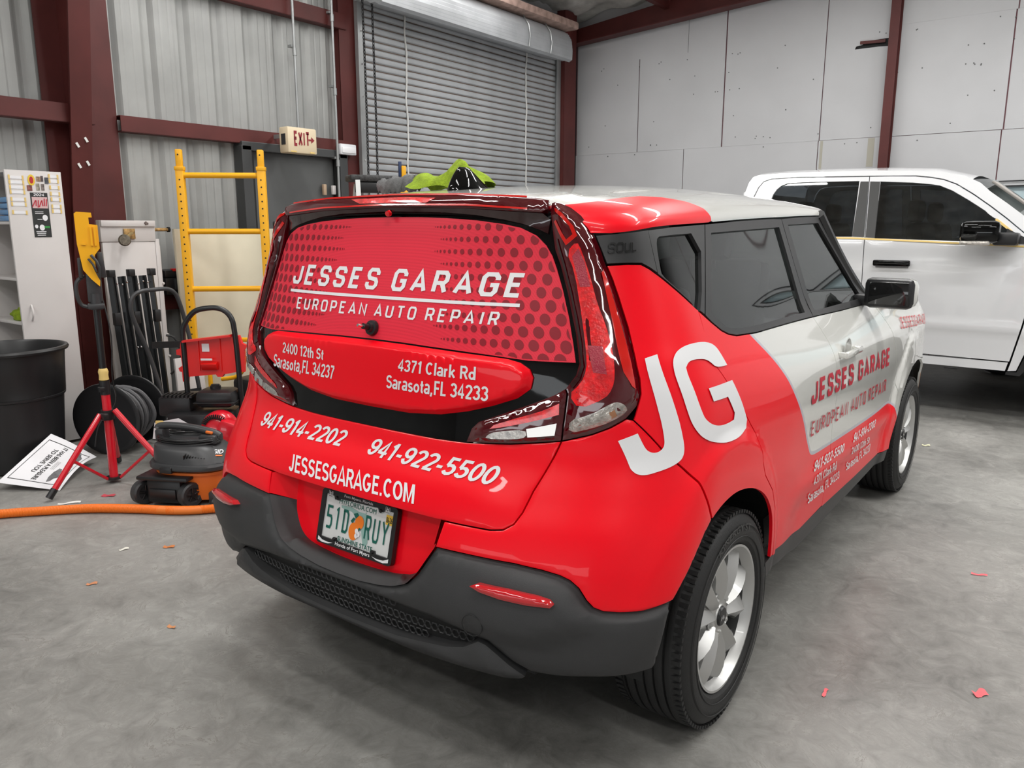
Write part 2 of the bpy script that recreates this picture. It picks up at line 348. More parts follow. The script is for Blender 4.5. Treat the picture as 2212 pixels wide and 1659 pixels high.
def patch(outer, holes=(), regions=(), off=0.0, thick=.012, grid=.035, surf=None, nrm=None, gap=.0018, edge=None):
    """thick sheet on a surface: domain polygon -> shell. off = number or function(u,z,distance to edge)"""
    surf = surf or S; nrm = nrm or N
    outer = inset(outer, gap) if gap else clean(outer)
    O = dens(outer, grid); H = [dens(clean(h), grid) for h in holes]
    verts = []; edges = []
    def loop(L, closed=True):
        o = len(verts); verts.extend(L); n = len(L); edges.extend((o + i, o + (i + 1) % n) for i in range(n if closed else n - 1))
    loop(O)
    for h in H: loop(h)
    for rp, _ in regions: loop(dens(clean(rp), grid))
    a = np.array(O); x0, y0 = a.min(0); x1, y1 = a.max(0)
    gx, gy = np.meshgrid(np.arange(x0 + grid / 2, x1, grid), np.arange(y0 + grid / 2, y1, grid)); Gp = np.stack([gx.ravel(), gy.ravel()], 1)
    if len(Gp):
        ok = inpoly(Gp, O)
        allb = [O] + H + [r[0] for r in regions]
        for h in H: ok &= ~inpoly(Gp, h)
        Gp = Gp[ok]
        for b in allb: Gp = Gp[pdist(Gp, b) > grid * .35]
        verts.extend(map(tuple, Gp))
    if edge:                                            # extra inner ring so that an edge radius is resolved
        for e in (edge if hasattr(edge, '__len__') else [edge]):
            q = [p for p in inset(O, e)]
            qa = np.array(q); keep = inpoly(qa, O) & (pdist(qa, O) > e * .7); verts.extend([q[i] for i in range(len(q)) if keep[i]])
    r = delaunay_2d_cdt([V(p) for p in verts], edges, [], 0, 1e-5)
    P = np.array([(p.x, p.y) for p in r[0]]); F = np.array([f for f in r[2] if len(f) == 3])
    C = P[F].mean(1); ok = inpoly(C, O)
    for h in H: ok &= ~inpoly(C, h)
    F = F[ok]; C = C[ok]
    ar = (P[F[:, 1], 0] - P[F[:, 0], 0]) * (P[F[:, 2], 1] - P[F[:, 0], 1]) - (P[F[:, 2], 0] - P[F[:, 0], 0]) * (P[F[:, 1], 1] - P[F[:, 0], 1])
    F[ar < 0] = F[ar < 0][:, ::-1]
    mi = np.zeros(len(F), int)
    for rp, k in regions: mi[inpoly(C, rp)] = k
    X = surf(P[:, 0], P[:, 1]); Nn = nrm(P[:, 0], P[:, 1])
    if callable(off):
        D = pdist(P, O); 
        for h in H: D = np.minimum(D, pdist(P, h))
        of = off(P[:, 0], P[:, 1], D)
    else: of = np.full(len(P), off)
    X = X + Nn * of[:, None]
    # smooth normals from the displaced sheet
    if callable(off):
        fn = np.cross(X[F[:, 1]] - X[F[:, 0]], X[F[:, 2]] - X[F[:, 0]]); acc = np.zeros_like(X)
        for k in range(3): np.add.at(acc, F[:, k], fn)
        vn = acc / (np.linalg.norm(acc, axis=1, keepdims=True) + 1e-12); sg = np.sign((vn * Nn).sum(1)).mean()
        vn = vn * (1 if sg >= 0 else -1)
        bad = np.linalg.norm(vn, axis=1) < .5; vn[bad] = Nn[bad]
    else: vn = Nn; sg = 1
    # winding check
    f0 = np.cross(X[F[:, 1]] - X[F[:, 0]], X[F[:, 2]] - X[F[:, 0]]); flip = ((f0 * Nn[F[:, 0]]).sum(1)).sum() < 0
    if flip: F = F[:, ::-1]
    g = Geo(); g.keep = True
    g.v = [tuple(p) for p in X]; g.f = [tuple(int(i) for i in f) for f in F]; g.m = [int(i) for i in mi]
    ln = [tuple(vn[i]) for f in F for i in f]
    if thick:
        ec = {}
        for f, m_ in zip(g.f, list(g.m)):
            for i in range(3):
                e = (f[i], f[(i + 1) % 3]); ec[e] = m_
        bd = [e for e in ec if (e[1], e[0]) not in ec]
        low = {}
        for e in bd:
            for i in e:
                if i not in low: low[i] = len(g.v); g.v.append(tuple(X[i] - Nn[i] * thick))
        for (i, j) in bd:
            g.f.append((j, i, low[i], low[j])); g.m.append(ec[(i, j)])
            w = np.cross(X[i] - X[j], -Nn[i]); L = np.linalg.norm(w); w = w / L if L > 1e-12 else Nn[i]
            ln += [tuple(w)] * 4
    used = sorted({i for f in g.f for i in f}); rm = {k: i for i, k in enumerate(used)}
    g.v = [g.v[i] for i in used]; g.f = [tuple(rm[i] for i in f) for f in g.f]
    g.n = ln
    return g
# ---- lettering
def font_geo(s, bold=0.0, shear=0.0, space=1.0):
    c = bpy.data.curves.new('t', 'FONT'); c.body = s; c.size = 1; c.offset = bold; c.shear = shear; c.space_character = space; c.resolution_u = 4
    o = bpy.data.objects.new('t', c); COL.objects.link(o); bpy.context.view_layer.update()
    me = bpy.data.meshes.new_from_object(o.evaluated_get(bpy.context.evaluated_depsgraph_get()))
    vs = np.array([v.co[:2] for v in me.vertices]); fs = [tuple(p.vertices) for p in me.polygons]
    bpy.data.objects.remove(o); bpy.data.curves.remove(c); bpy.data.meshes.remove(me)
    a, b = vs.min(0), vs.max(0); return (vs - a) / (b - a), fs
GL = {'J': ([[(.95, 1), (.95, .18), (.77, 0), (.22, 0), (.05, .18), (.05, .36)]], .8), 'E': ([[(.92, 1), (.05, 1), (.05, 0), (.92, 0)], [(.05, .52), (.78, .52)]], .8),
  'S': ([[(.95, .72), (.95, .85), (.78, 1), (.22, 1), (.05, .85), (.05, .68), (.2, .53), (.8, .47), (.95, .32), (.95, .15), (.78, 0), (.22, 0), (.05, .15), (.05, .30)]], .85),
  'G': ([[(.95, .72), (.95, .84), (.78, 1), (.22, 1), (.05, .84), (.05, .16), (.22, 0), (.78, 0), (.95, .16), (.95, .47), (.55, .47)]], .9),
  'A': ([[(0.02, 0), (.5, 1.0), (.98, 0)], [(.2, .28), (.8, .28)]], .95), 'R': ([[(.05, 0), (.05, 1), (.75, 1), (.93, .86), (.93, .6), (.75, .46), (.05, .46)], [(.6, .46), (.95, 0)]], .85),
  'U': ([[(.05, 1), (.05, .16), (.22, 0), (.78, 0), (.95, .16), (.95, 1)]], .88), 'O': ([[(.5, 1), (.22, 1), (.05, .84), (.05, .16), (.22, 0), (.78, 0), (.95, .16), (.95, .84), (.78, 1), (.5, 1)]], .9),
  'P': ([[(.05, 0), (.05, 1), (.75, 1), (.93, .86), (.93, .56), (.75, .42), (.05, .42)]], .85), 'N': ([[(.05, 0), (.05, 1), (.95, 0), (.95, 1)]], .9), 'T': ([[(0, 1), (1, 1)], [(.5, 1), (.5, 0)]], .85),
  'I': ([[(.5, 0), (.5, 1)]], .28), 'D': ([[(.0, 1), (.72, 1), (.93, .85), (.93, .15), (.72, 0), (0, 0)], [(.15, 1), (.15, 0)]], .85), 'Y': ([[(.02, 1), (.5, .48), (.98, 1)], [(.5, .48), (.5, 0)]], .95),
  '5': ([[(.92, 1), (.08, 1), (.08, .55), (.75, .55), (.92, .42), (.92, .15), (.75, 0), (.05, 0)]], .85), '1': ([[(.15, .9), (.55, 1), (.55, 0)]], .6),
  'X': ([[(0, 0), (1, 1)], [(0, 1), (1, 0)]], .9), 'C': ([[(.95, .72), (.95, .84), (.78, 1), (.22, 1), (.05, .84), (.05, .16), (.22, 0), (.78, 0), (.95, .16), (.95, .28)]], .88), 'L': ([[(.05, 1), (.05, 0), (.92, 0)]], .75)}
def stroke_geo(s, h=1.0, wd=.62, wt=.15, gapc=.22, shear=0):
    """letters drawn as mitred strokes; returns normalised vertices and faces"""
    vs = []; fs = []; x = 0
    for ch in s:
        if ch == ' ': x += wd * .75; continue
        st, w = GL[ch]; w *= wd
        for line in st:
            P = [V((x + p[0] * w, p[1] * (1 - wt) + wt / 2)) for p in line]; n = len(P); closed = (P[0] - P[-1]).length < 1e-6
            if closed: P = P[:-1]; n -= 1
            o = len(vs)
            for i in range(n):
                a = P[i - 1] if (i > 0 or closed) else None; c = P[(i + 1) % n] if (i < n - 1 or closed) else None; b = P[i]
                e1 = (b - a).normalized() if a is not None else (c - b).normalized(); e2 = (c - b).normalized() if c is not None else e1
                n1 = V((-e1.y, e1.x)); n2 = V((-e2.y, e2.x)); m = n1 + n2; m = n1 if m.length < .3 else m.normalized(); k = min(1 / max(m.dot(n1), .4), 1.9)
                ex = V((0, 0))
                vs += [b + ex + m * wt / 2 * k, b + ex - m * wt / 2 * k]
            for i in range(n if closed else n - 1):
                j = (i + 1) % n; fs.append((o + 2 * i, o + 2 * i + 1, o + 2 * j + 1, o + 2 * j))
        x += w + gapc * wd + wt * .6
    a = np.array([(p.x + shear * p.y, p.y) for p in vs]); lo, hi = a.min(0), a.max(0)
    return (a - lo) / (hi - lo), fs
def quad_map(q):
    TL, TR, BR, BL = [np.array(p, float) for p in q]
    return lambda s, t: (BL * (1 - s)[:, None] + BR * s[:, None]) * (1 - t)[:, None] + (TL * (1 - s)[:, None] + TR * s[:, None]) * t[:, None]
def decal(name, geo, q, m, parent, off=.0022, surf=None, nrm=None, sub=True):
    vs, fs = geo; surf = surf or S; nrm = nrm or N
    if sub:                                            # split long triangles so that they follow the surface
        bm = bmesh.new(); bv = [bm.verts.new((a, b, 0)) for a, b in vs]
        for f in fs:
            try: bm.faces.new([bv[i] for i in f])
            except ValueError: pass
        bmesh.ops.triangulate(bm, faces=bm.faces[:]); k = 24
        for i in range(1, k):
            g_ = bm.verts[:] + bm.edges[:] + bm.faces[:]
            bmesh.ops.bisect_plane(bm, geom=g_, plane_co=(i / k, 0, 0), plane_no=(1, 0, 0))
        bm.verts.index_update(); vs = np.array([(v.co.x, v.co.y) for v in bm.verts]); fs = [tuple(v.index for v in f.verts) for f in bm.faces]; bm.free()
    P = quad_map(q)(vs[:, 0], vs[:, 1]); X = surf(P[:, 0], P[:, 1]); Nn = nrm(P[:, 0], P[:, 1])
    o_ = off(P[:, 0], P[:, 1]) if callable(off) else off
    X = X + Nn * (o_[:, None] if hasattr(o_, '__len__') else o_)
    g = Geo(); g.keep = True; g.v = [tuple(p) for p in X]; g.f = []
    for f in fs:
        a, b, c_ = X[f[0]], X[f[1]], X[f[2]]
        if np.dot(np.cross(b - a, c_ - a), Nn[f[0]]) < 0: f = f[::-1]
        g.f.append(f)
    g.m = [0] * len(g.f)
    g.n = [tuple(Nn[i]) for f in g.f for i in f]
    return link(name, g, m, parent)
def plane_surf(o, ex, ey):
    o, ex, ey = np.array(o, float), np.array(ex, float), np.array(ey, float); n = np.cross(ex, ey); n /= np.linalg.norm(n)
    return (lambda u, v: o + np.asarray(u)[..., None] * ex + np.asarray(v)[..., None] * ey), (lambda u, v: n + 0 * np.asarray(u)[..., None])
# ---- a bold grotesque drawn as strokes: arcs (cx, cy, rx, ry, from, to) and points
def arc_(cx, cy, rx, ry, a0, a1, n=9): return [(cx + rx * math.cos(math.radians(a0 + (a1 - a0) * i / n)), cy + ry * math.sin(math.radians(a0 + (a1 - a0) * i / n))) for i in range(n + 1)]
_a = arc_
GG = {
 '0': (.56, [_a(.28, .5, .20, .42, 90, 450, 18)]), '1': (.42, [[(.10, .74), (.27, .94)], [(.27, 1.0), (.27, 0)]]),
 '2': (.56, [_a(.28, .70, .20, .22, 165, -30) + [(.10, .08)], [(.07, .08), (.50, .08)]]),
 '3': (.56, [_a(.27, .72, .19, .20, 160, -90), _a(.27, .30, .21, .22, 90, -160)]),
 '4': (.56, [[(.38, 0), (.38, .95), (.06, .30)], [(.04, .28), (.53, .28)]]),
 '5': (.56, [[(.48, .92), (.15, .92), (.11, .52)], _a(.27, .32, .21, .24, 140, -155)]),
 '7': (.54, [[(.06, .92), (.48, .92)], [(.46, .88), (.30, .5), (.20, 0)]]),
 '9': (.56, [_a(.28, .68, .20, .24, 0, 360, 16), _a(.27, .5, .21, .42, 20, -150, 12)]),
 '6': (.56, [_a(.28, .32, .20, .24, 0, 360, 16), _a(.29, .5, .21, .42, 200, 30, 12)]),
 '-': (.34, [[(.04, .36), (.30, .36)]]), '.': (.26, [[(.06, .08), (.20, .08)]]), ',': (.26, [[(.12, .14), (.12, .02), (.06, -.14)]]), ' ': (.26, []),
 'A': (.66, [[(.04, 0), (.33, 1.0), (.62, 0)], [(.15, .28), (.51, .28)]]), 'C': (.66, [_a(.33, .5, .24, .42, 45, 315, 14)]), 'E': (.56, [[(.50, .92), (.12, .92), (.12, .08), (.52, .08)], [(.12, .52), (.47, .52)]]),
 'F': (.52, [[(.49, .92), (.12, .92), (.12, 0)], [(.12, .48), (.44, .48)]]), 'G': (.70, [_a(.35, .5, .25, .42, 50, 330, 14) + [(.58, .46)], [(.38, .44), (.66, .44)]]), 'J': (.50, [[(.36, 1), (.36, .30)] + _a(.22, .28, .14, .20, 0, -170, 8)]),
 'L': (.50, [[(.12, 1), (.12, .08), (.48, .08)]]), 'M': (.78, [[(.10, 0), (.10, 1.0)], [(.13, .98), (.39, .10), (.65, .98)], [(.68, 1), (.68, 0)]]), 'O': (.70, [_a(.35, .5, .26, .42, 90, 450, 18)]),
 'R': (.64, [[(.12, 0), (.12, .92), (.36, .92)] + _a(.36, .70, .18, .22, 90, -90, 8) + [(.12, .48)], [(.36, .46), (.56, 0)]]), 'S': (.62, [_a(.31, .71, .21, .21, 25, 230, 9) + _a(.31, .29, .22, .22, 60, -155, 10)]),
 'a': (.52, [_a(.25, .50, .17, .16, 150, 0, 6) + [(.42, .0)], _a(.24, .20, .17, .14, 60, 330, 10) + [(.42, .2)]]), 'd': (.56, [_a(.26, .31, .18, .24, 0, 360, 14), [(.45, 1), (.45, 0)]]),
 'h': (.54, [[(.10, 1), (.10, 0)], _a(.27, .42, .17, .18, 180, 0, 8) + [(.44, 0)]]), 'k': (.52, [[(.10, 1), (.10, 0)], [(.44, .62), (.12, .26)], [(.22, .38), (.46, 0)]]), 'l': (.24, [[(.12, 1), (.12, 0)]]),
 'o': (.56, [_a(.28, .31, .19, .25, 90, 450, 16)]), 'r': (.36, [[(.10, .64), (.10, 0)], _a(.27, .40, .17, .18, 180, 85, 5)]), 's': (.50, [_a(.25, .45, .15, .13, 30, 230, 7) + _a(.25, .17, .17, .13, 60, -155, 8)]),
 't': (.34, [[(.17, .86), (.17, .18)] + _a(.27, .16, .10, .10, 180, 280, 4), [(.03, .58), (.31, .58)]])}
def bf(s, bold=0, shear=0, wt=.155):
    vs = []; fs = []; x = 0; up = not any(c_ in 'adhklorst' and False for c_ in s)
    for ch in s:
        w, st = GG[ch]
        for line in st:
            P = [V((x + p[0], p[1])) for p in line]; n = len(P); closed = (P[0] - P[-1]).length < 1e-5
            if closed: P = P[:-1]; n -= 1
            o = len(vs)
            for i in range(n):
                a = P[i - 1] if (i > 0 or closed) else None; c = P[(i + 1) % n] if (i < n - 1 or closed) else None; b = P[i]
                e1 = (b - a).normalized() if a is not None else (c - b).normalized(); e2 = (c - b).normalized() if c is not None else e1
                n1 = V((-e1.y, e1.x)); n2 = V((-e2.y, e2.x)); m = n1 + n2; m = n1 if m.length < .3 else m.normalized(); k = min(1 / max(m.dot(n1), .4), 1.5)
                vs += [b + m * wt / 2 * k, b - m * wt / 2 * k]
            for i in range(n if closed else n - 1):
                j = (i + 1) % n; fs.append((o + 2 * i, o + 2 * i + 1, o + 2 * j + 1, o + 2 * j))
        x += w + .03
    vs = [V((p.x + shear * p.y, p.y)) for p in vs]
    a = np.array([(p.x, p.y) for p in vs]); lo = a.min(0); hi = a.max(0); lo[1] = 0; hi[1] = 1
    return (a - lo) / (hi - lo), fs
def soften(poly, it=2, lim=48):
    for _ in range(it):
        o = []; n = len(poly)
        for i in range(n):
            a, b, c = V(poly[i - 1]), V(poly[i]), V(poly[(i + 1) % n]); t = math.degrees((b - a).angle(c - b)) if (b - a).length > 1e-6 and (c - b).length > 1e-6 else 0
            if t < lim: o += [tuple(b * .75 + a * .25), tuple(b * .75 + c * .25)]
            else: o.append(tuple(b))
        poly = o
    return poly

def words(name, fn, text, q, m, parent, off, **k):
    """one decal per word, laid out as the whole line"""
    vs, fs = fn(text, **k); i = 0
    for w in text.split(' '):
        n = len(fn(w, **k)[1]); sub = fs[i:i + n]; i += n; used = sorted({a for f in sub for a in f}); mp = {a: b for b, a in enumerate(used)}
        decal(name, (vs[used], [tuple(mp[a] for a in f) for f in sub]), q, m, parent, off)
# ------------------------------------------------------------ room shell
def struct(name, g, m, parent=None, **k): return link(name, g, m, parent, kind='structure' if parent is None else None, **k)
fl = Geo().box((1.5, .2, -.05), (12.0, 16.4, .1)); struct('floor', fl, M_FLOOR, label='grey sealed concrete shop floor with veined stains', base=(0, 0, 0), smooth=False)
# ceiling: sagging foil insulation between purlins, sloping up from the left wall
def ceil_z(x): return 4.14 + .072 * (x + 4.5)
g = Geo()
def cfn(s, t):
    x = -4.5 + 12 * s; y = -8 + 16.4 * t
    return (x, y, ceil_z(x) + .16 - .10 * abs(math.sin(y * 2.1)) ** .6 + .03 * math.sin(x * 9 + math.sin(y * 3)) + .02 * math.sin(y * 23 + x * 4))
g.grid(cfn, 150, 220); struct('ceiling', g, M_FOIL, label='ceiling of sagging foil faced insulation', base=(0, 0, 4))
for i, (x, lab) in enumerate(((-3.05, 'dark red roof purlin nearest the roller door'), (-1.35, 'dark red roof purlin above the truck bay'), (.4, 'dark red roof purlin further into the shop'), (2.1, 'dark red roof purlin over the truck cab'))):
    z = ceil_z(x)
    g = Geo().box((x, .2, z - .02), (.012, 16.3, .22)).box((x + .035, .2, z + .085), (.07, 16.3, .01)).box((x - .035, .2, z - .125), (.07, 16.3, .012))
    if i == 0: struct('trim_%d' % (20 + i), g, M_OX, label=lab, smooth=False)
# left wall: ribbed sheets, each sheet its own piece
XW = -4.5
wl = Geo().box((XW - .06, .2, 2.2), (.02, 16.4, 4.6)); WL = struct('wall_left', wl, M_SID, label='grey ribbed metal siding wall with steel girts', smooth=False, base=(XW, 0, 0))
def rib(y):
    t = (y / .305) % 1.0
    if t < .12: d = t / .12
    elif t < .26: d = 1
    elif t < .38: d = (.38 - t) / .12
    else: d = 0
    s = 0
    for c_ in (.56, .80):
        if abs(t - c_) < .03: s = .35 * (1 - abs(t - c_) / .03)
    return -.034 * d - .034 * s * .5
ys = np.arange(-1.2, 4.05, .915)
for k, y0 in enumerate(ys):
    y1 = min(y0 + .915, 4.12)
    for (z0, z1) in ((0, 4.2),):
        pts = []; y = y0; n = 75
        pts = [(XW + rib(y0 + (y1 - y0) * i / n) + (.006 if i > n - 5 else 0), y0 + (y1 - y0) * i / n) for i in range(n + 1)]
        # door opening between y 2.97 and 3.98 below z 2.14
        g = Geo()
        for a, b in zip(pts, pts[1:]):
            zb = 2.14 if (a[1] > 2.96 and b[1] < 4.02) else z0
            g.add([(a[0], a[1], zb), (b[0], b[1], zb), (b[0], b[1], z1), (a[0], a[1], z1)], [(0, 1, 2, 3)])
        g.keep = True; link('siding_panel', g, M_SID, WL, angle=25)
# girts (C channels)
def girt(z, y0, y1, x, n, lab, h=.2, dz=0):
    g = Geo().box((x, (y0 + y1) / 2, z), (.008, y1 - y0, h)).box((x - .045, (y0 + y1) / 2, z + h / 2), (.09, y1 - y0, .008)).box((x - .045, (y0 + y1) / 2, z - h / 2), (.09, y1 - y0, .008)).box((x - .085, (y0 + y1) / 2, z + h / 2 - .012), (.008, y1 - y0, .022))
    struct('trim_%d' % n, g, M_OX, label=lab, smooth=False)
girt(2.215, 1.86, 4.14, -4.40, 1, 'dark red steel girt running over the exit door', .11)
girt(3.36, 1.86, 4.14, -4.40, 2, 'upper dark red steel girt high on the siding', .13)
girt(2.235, -1.2, 1.62, -4.30, 3, 'dark red girt left of the steel column', .12)
# tapered frame column
g = Geo().box((-4.455, 1.60, 2.1), (.012, .52, 4.2))
g.add([(-4.45, 1.500, 0), (-4.44, 1.500, 1.1), (-3.92, 1.500, 4.2), (-4.45, 1.500, 4.2), (-4.45, 1.506, 0), (-4.44, 1.506, 1.1), (-3.92, 1.506, 4.2), (-4.45, 1.506, 4.2)], [(0, 1, 2, 3), (4, 7, 6, 5), (1, 5, 6, 2)])
COLm = struct('trim_4', g, M_OX, label='dark red tapered steel frame column with welded flanges', smooth=False, base=(-4.45, 1.6, 0))
def flx(z): return -4.60 + .15 * z
g = Geo(); a, b = 1.43, 1.575
X0 = lambda z: -4.44 + (.172 * (z - 1.10) if z > 1.10 else 0)
zz = [0, 1.10, 4.2]
for p, q in zip(zz, zz[1:]):
    g.add([(X0(p), a, p), (X0(p), b, p), (X0(q), b, q), (X0(q), a, q), (X0(p) - .014, a, p), (X0(p) - .014, b, p), (X0(q) - .014, b, q), (X0(q) - .014, a, q)], [(0, 1, 2, 3), (4, 7, 6, 5), (0, 3, 7, 4), (1, 5, 6, 2)])
link('inner_flange', g, M_OX, COLm, smooth=False)
g = Geo()
for (y, z) in ((1.47, 2.02), (1.53, 2.06), (1.48, 1.88), (1.54, 1.90)): g.box((X0(z) + .004, y, z), (.004, .016, .035), rot=(.5, 0, 0))
link('weld_fleck', g, mat('white_fleck', (.7, .7, .68), .5), COLm, smooth=False)
# steel jambs each side of the roller door, corner column
for n, (y0, y1, x0, lab) in {5: (4.06, 4.26, -4.42, 'dark red door jamb column left of the roller door'), 6: (7.80, 8.08, -4.30, 'dark red jamb column right of the roller door')}.items():
    g = Geo().box((x0, (y0 + y1) / 2, 2.1), (.01, y1 - y0, 4.2)).box((x0 - .06, y0 + .005, 2.1), (.12, .01, 4.2)).box((x0 - .06, y1 - .005, 2.1), (.12, .01, 4.2))
    struct('trim_%d' % n, g, M_OX, label=lab, smooth=False)
# far wall: boards with pink joints
YW = 8.4
wb = Geo().box((1.5, YW + .05, 2.5), (12.0, .04, 5.0)); WB = struct('wall_back', wb, M_PINK, label='white painted board wall with pink joint lines', smooth=False, base=(0, YW, 0))
BO = [(-4.47, -2.842, 3.60, 4.35), (-4.47, -3.521, 2.434, 3.595), (-3.515, -2.347, 2.434, 3.595), (-2.842, -2.347, 3.60, 4.6), (-2.336, -1.163, 2.434, 4.9), (-1.155, -.44, 2.434, 4.9),
      (-4.49, -2.85, 1.21, 2.428), (-2.846, -1.17, 1.21, 2.428), (-1.166, -.44, 1.21, 2.428), (-4.49, -2.2, .0, 1.205), (-2.195, .2, 0, 1.205), (.205, 2.6, 0, 1.205), (2.605, 5.0, 0, 1.205), (5.005, 7.5, 0, 1.205),
      (-.43, .664, 2.434, 3.578), (.672, 1.9, 2.434, 3.578), (-.43, .678, 3.584, 5.0), (.684, 1.9, 3.584, 5.0), (-.43, .652, 1.21, 2.424), (.658, 1.9, 1.21, 2.424), (1.906, 3.1, 1.21, 3.578), (3.106, 5.0, 1.21, 3.578), (5.006, 7.5, 1.21, 3.578), (1.906, 4.5, 3.584, 5.1), (4.506, 7.5, 3.584, 5.2)]
for i, (x0, x1, z0, z1) in enumerate(BO):
    dy = random.uniform(0, .004)
    g = Geo()
    if i == 5:   # the torn slot beside the post is cut in this board
        outer = [(x0, z0), (x1, z0), (x1, 3.375), (-.60, 3.385), (-.845, 3.385), (-.835, 3.415), (-.765, 3.425), (-.76, 3.455), (x1, 3.465), (x1, z1), (x0, z1)]
        T = Matrix(((1, 0, 0, 0), (0, 0, 1, YW - dy), (0, 1, 0, 0), (0, 0, 0, 1)))
        g.prism(outer, .012, T)
    else:
        g.box(((x0 + x1) / 2, YW - dy + .006, (z0 + z1) / 2), (x1 - x0 - .006, .012, z1 - z0 + .005))
    link('wall_board', g, M_WB, WB, smooth=False)
link('torn_slot', Geo().box((-.62, YW + .025, 3.42), (.5, .01, .12)), M_DARK, WB, smooth=False)
g = Geo()
for k in range(70):
    x = random.uniform(-4.3, 1.6); z = random.choice((2.38, 2.52, 3.1, 3.52, 2.8, 3.3)) + random.uniform(-.02, .02); g.cyl((x, YW - .006, z), (x, YW + .004, z), .007, 8)
tag(link('screw_dimple', g, mat('dimple', (.12, .12, .12), .8), WB, smooth=False), kind='stuff')
link('torn_strip', Geo().box((-.66, YW - .012, 3.44), (.26, .02, .03), rot=(0, .04, 0)), M_OX, WB, smooth=False)
link('glue_streak', Geo().box((-1.128, YW - .005, 2.27), (.03, .002, .31)).box((-.59, YW - .005, 2.27), (.07, .002, .31)), mat('yellowed_filler', (.40, .38, .32), .8), WB, smooth=False)
g = Geo().box((-.425, 8.26, 2.4), (.095, .01, 4.8)).box((-.425, 8.38, 2.4), (.095, .01, 4.8)).box((-.425, 8.32, 2.4), (.01, .12, 4.8)); struct('trim_7', g, M_OX, label='slim dark red post on the white board wall', smooth=False)
# rafter on the far wall
g = Geo(); x0, x1 = -4.5, 7.5
def rz(x, top): return (4.045 + .115 * (x + 4.5)) if top else (3.862 + .068 * (x + 4.5))
for yy in (8.24, 8.25): pass
g.add([(x0, 8.25, rz(x0, 0)), (x1, 8.25, rz(x1, 0)), (x1, 8.25, rz(x1, 1)), (x0, 8.25, rz(x0, 1)), (x0, 8.262, rz(x0, 0)), (x1, 8.262, rz(x1, 0)), (x1, 8.262, rz(x1, 1)), (x0, 8.262, rz(x0, 1))], [(0, 1, 2, 3), (7, 6, 5, 4), (0, 4, 5, 1), (3, 2, 6, 7)])
g.add([(x0, 8.16, rz(x0, 0)), (x1, 8.16, rz(x1, 0)), (x1, 8.34, rz(x1, 0)), (x0, 8.34, rz(x0, 0)), (x0, 8.16, rz(x0, 0) - .012), (x1, 8.16, rz(x1, 0) - .012), (x1, 8.34, rz(x1, 0) - .012), (x0, 8.34, rz(x0, 0) - .012)], [(0, 1, 2, 3), (7, 6, 5, 4), (0, 4, 5, 1)])
struct('trim_8', g, M_OX, label='dark red rafter along the top of the white wall', smooth=False)
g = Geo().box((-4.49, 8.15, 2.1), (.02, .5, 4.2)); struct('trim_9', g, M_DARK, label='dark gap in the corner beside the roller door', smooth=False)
# unseen walls behind the camera
struct('wall_right', Geo().box((7.5, .2, 2.5), (.05, 16.4, 5)), M_WB, label='plain white wall on the right of the shop', smooth=False)
struct('wall_front', Geo().box((1.5, -8.03, 2.5), (12.0, .05, 5.0)), M_WB, label='wall behind the photographer', smooth=False)
# personnel door
g = Geo().box((-4.47, 3.475, 1.05), (.045, .94, 2.1)); D1 = struct('door_1', g, M_DOOR, label='dark grey steel exit door below the exit sign', smooth=False, base=(-4.47, 3.475, 0))
link('door_frame', Geo().box((-4.43, 2.93, 1.07), (.12, .10, 2.14), bev=.006).box((-4.43, 4.02, 1.07), (.12, .10, 2.14), bev=.006).box((-4.43, 3.475, 2.135), (.12, 1.18, .075), bev=.006), M_DOORF, D1, smooth=False)
link('kick_plate', Geo().box((-4.44, 3.475, .2), (.01, .86, .3)), M_STEEL, D1, smooth=False)
link('door_jamb_stop', Geo().box((-4.41, 2.99, 1.05), (.05, .03, 2.1)).box((-4.41, 3.96, 1.05), (.05, .03, 2.1)), M_DARK, D1, smooth=False)
o = link('door_contact_sensor', Geo().box((-4.415, 3.80, 1.80), (.03, .035, .10), bev=.004), mat('tan_plastic', (.42, .30, .20), .5), D1); tag(o, 'tan sensor half on the door leaf')
o = link('door_contact_magnet', Geo().box((-4.40, 3.90, 1.80), (.03, .04, .085), bev=.006), M_MEL, D1); tag(o, 'white magnet half on the frame')
# roller door: slats, guides, hood
D2 = struct('door_2', Geo().box((-4.44, 5.98, 2.0), (.01, 3.6, 4.0)), M_DARK, label='corrugated steel roller door with galvanised slats', smooth=False, base=(-4.44, 5.98, 0))
prof = [(0, 0), (.006, .006), (.016, .012), (.020, .030), (.018, .050), (.012, .056), (.004, .062), (.002, .0685)]
sl = None; nsl = int(3.75 / .0685)
for k in range(nsl):
    z = .03 + k * .0685
    if sl is None:
        g = Geo(); n = len(prof); vs = []
        for y in (4.33, 7.72): vs += [(-4.40 + px, y, z + pz_) for px, pz_ in prof]
        g.add(vs, [(i, i + 1, n + i + 1, n + i) for i in range(n - 1)]); g.keep = True
        sl = link('slat', g, M_ROLL, D2, angle=28); z0 = z
    else:
        c_ = sl.copy(); COL.objects.link(c_); c_.parent = D2; c_.location = (0, 0, z - z0)
link('seam_line', Geo().box((-4.398, 6.02, 1.9), (.004, 3.39, 3.7)), mat('rust_seam', (.09, .06, .045), .7), D2, smooth=False)
for y in (4.28, 7.76):
    link('guide_rail', Geo().box((-4.375, y, 1.95), (.05, .07, 3.9)).box((-4.350, y + (.0 if y < 5 else -.02), 1.95), (.008, .085, 3.9)), M_STEEL, D2, smooth=False)
g = Geo()
for z in np.arange(.3, 3.9, .3): g.cyl((-4.346, 4.275, z), (-4.338, 4.275, z), .008, 8)
link('guide_bolt', g, M_CHROME, D2)
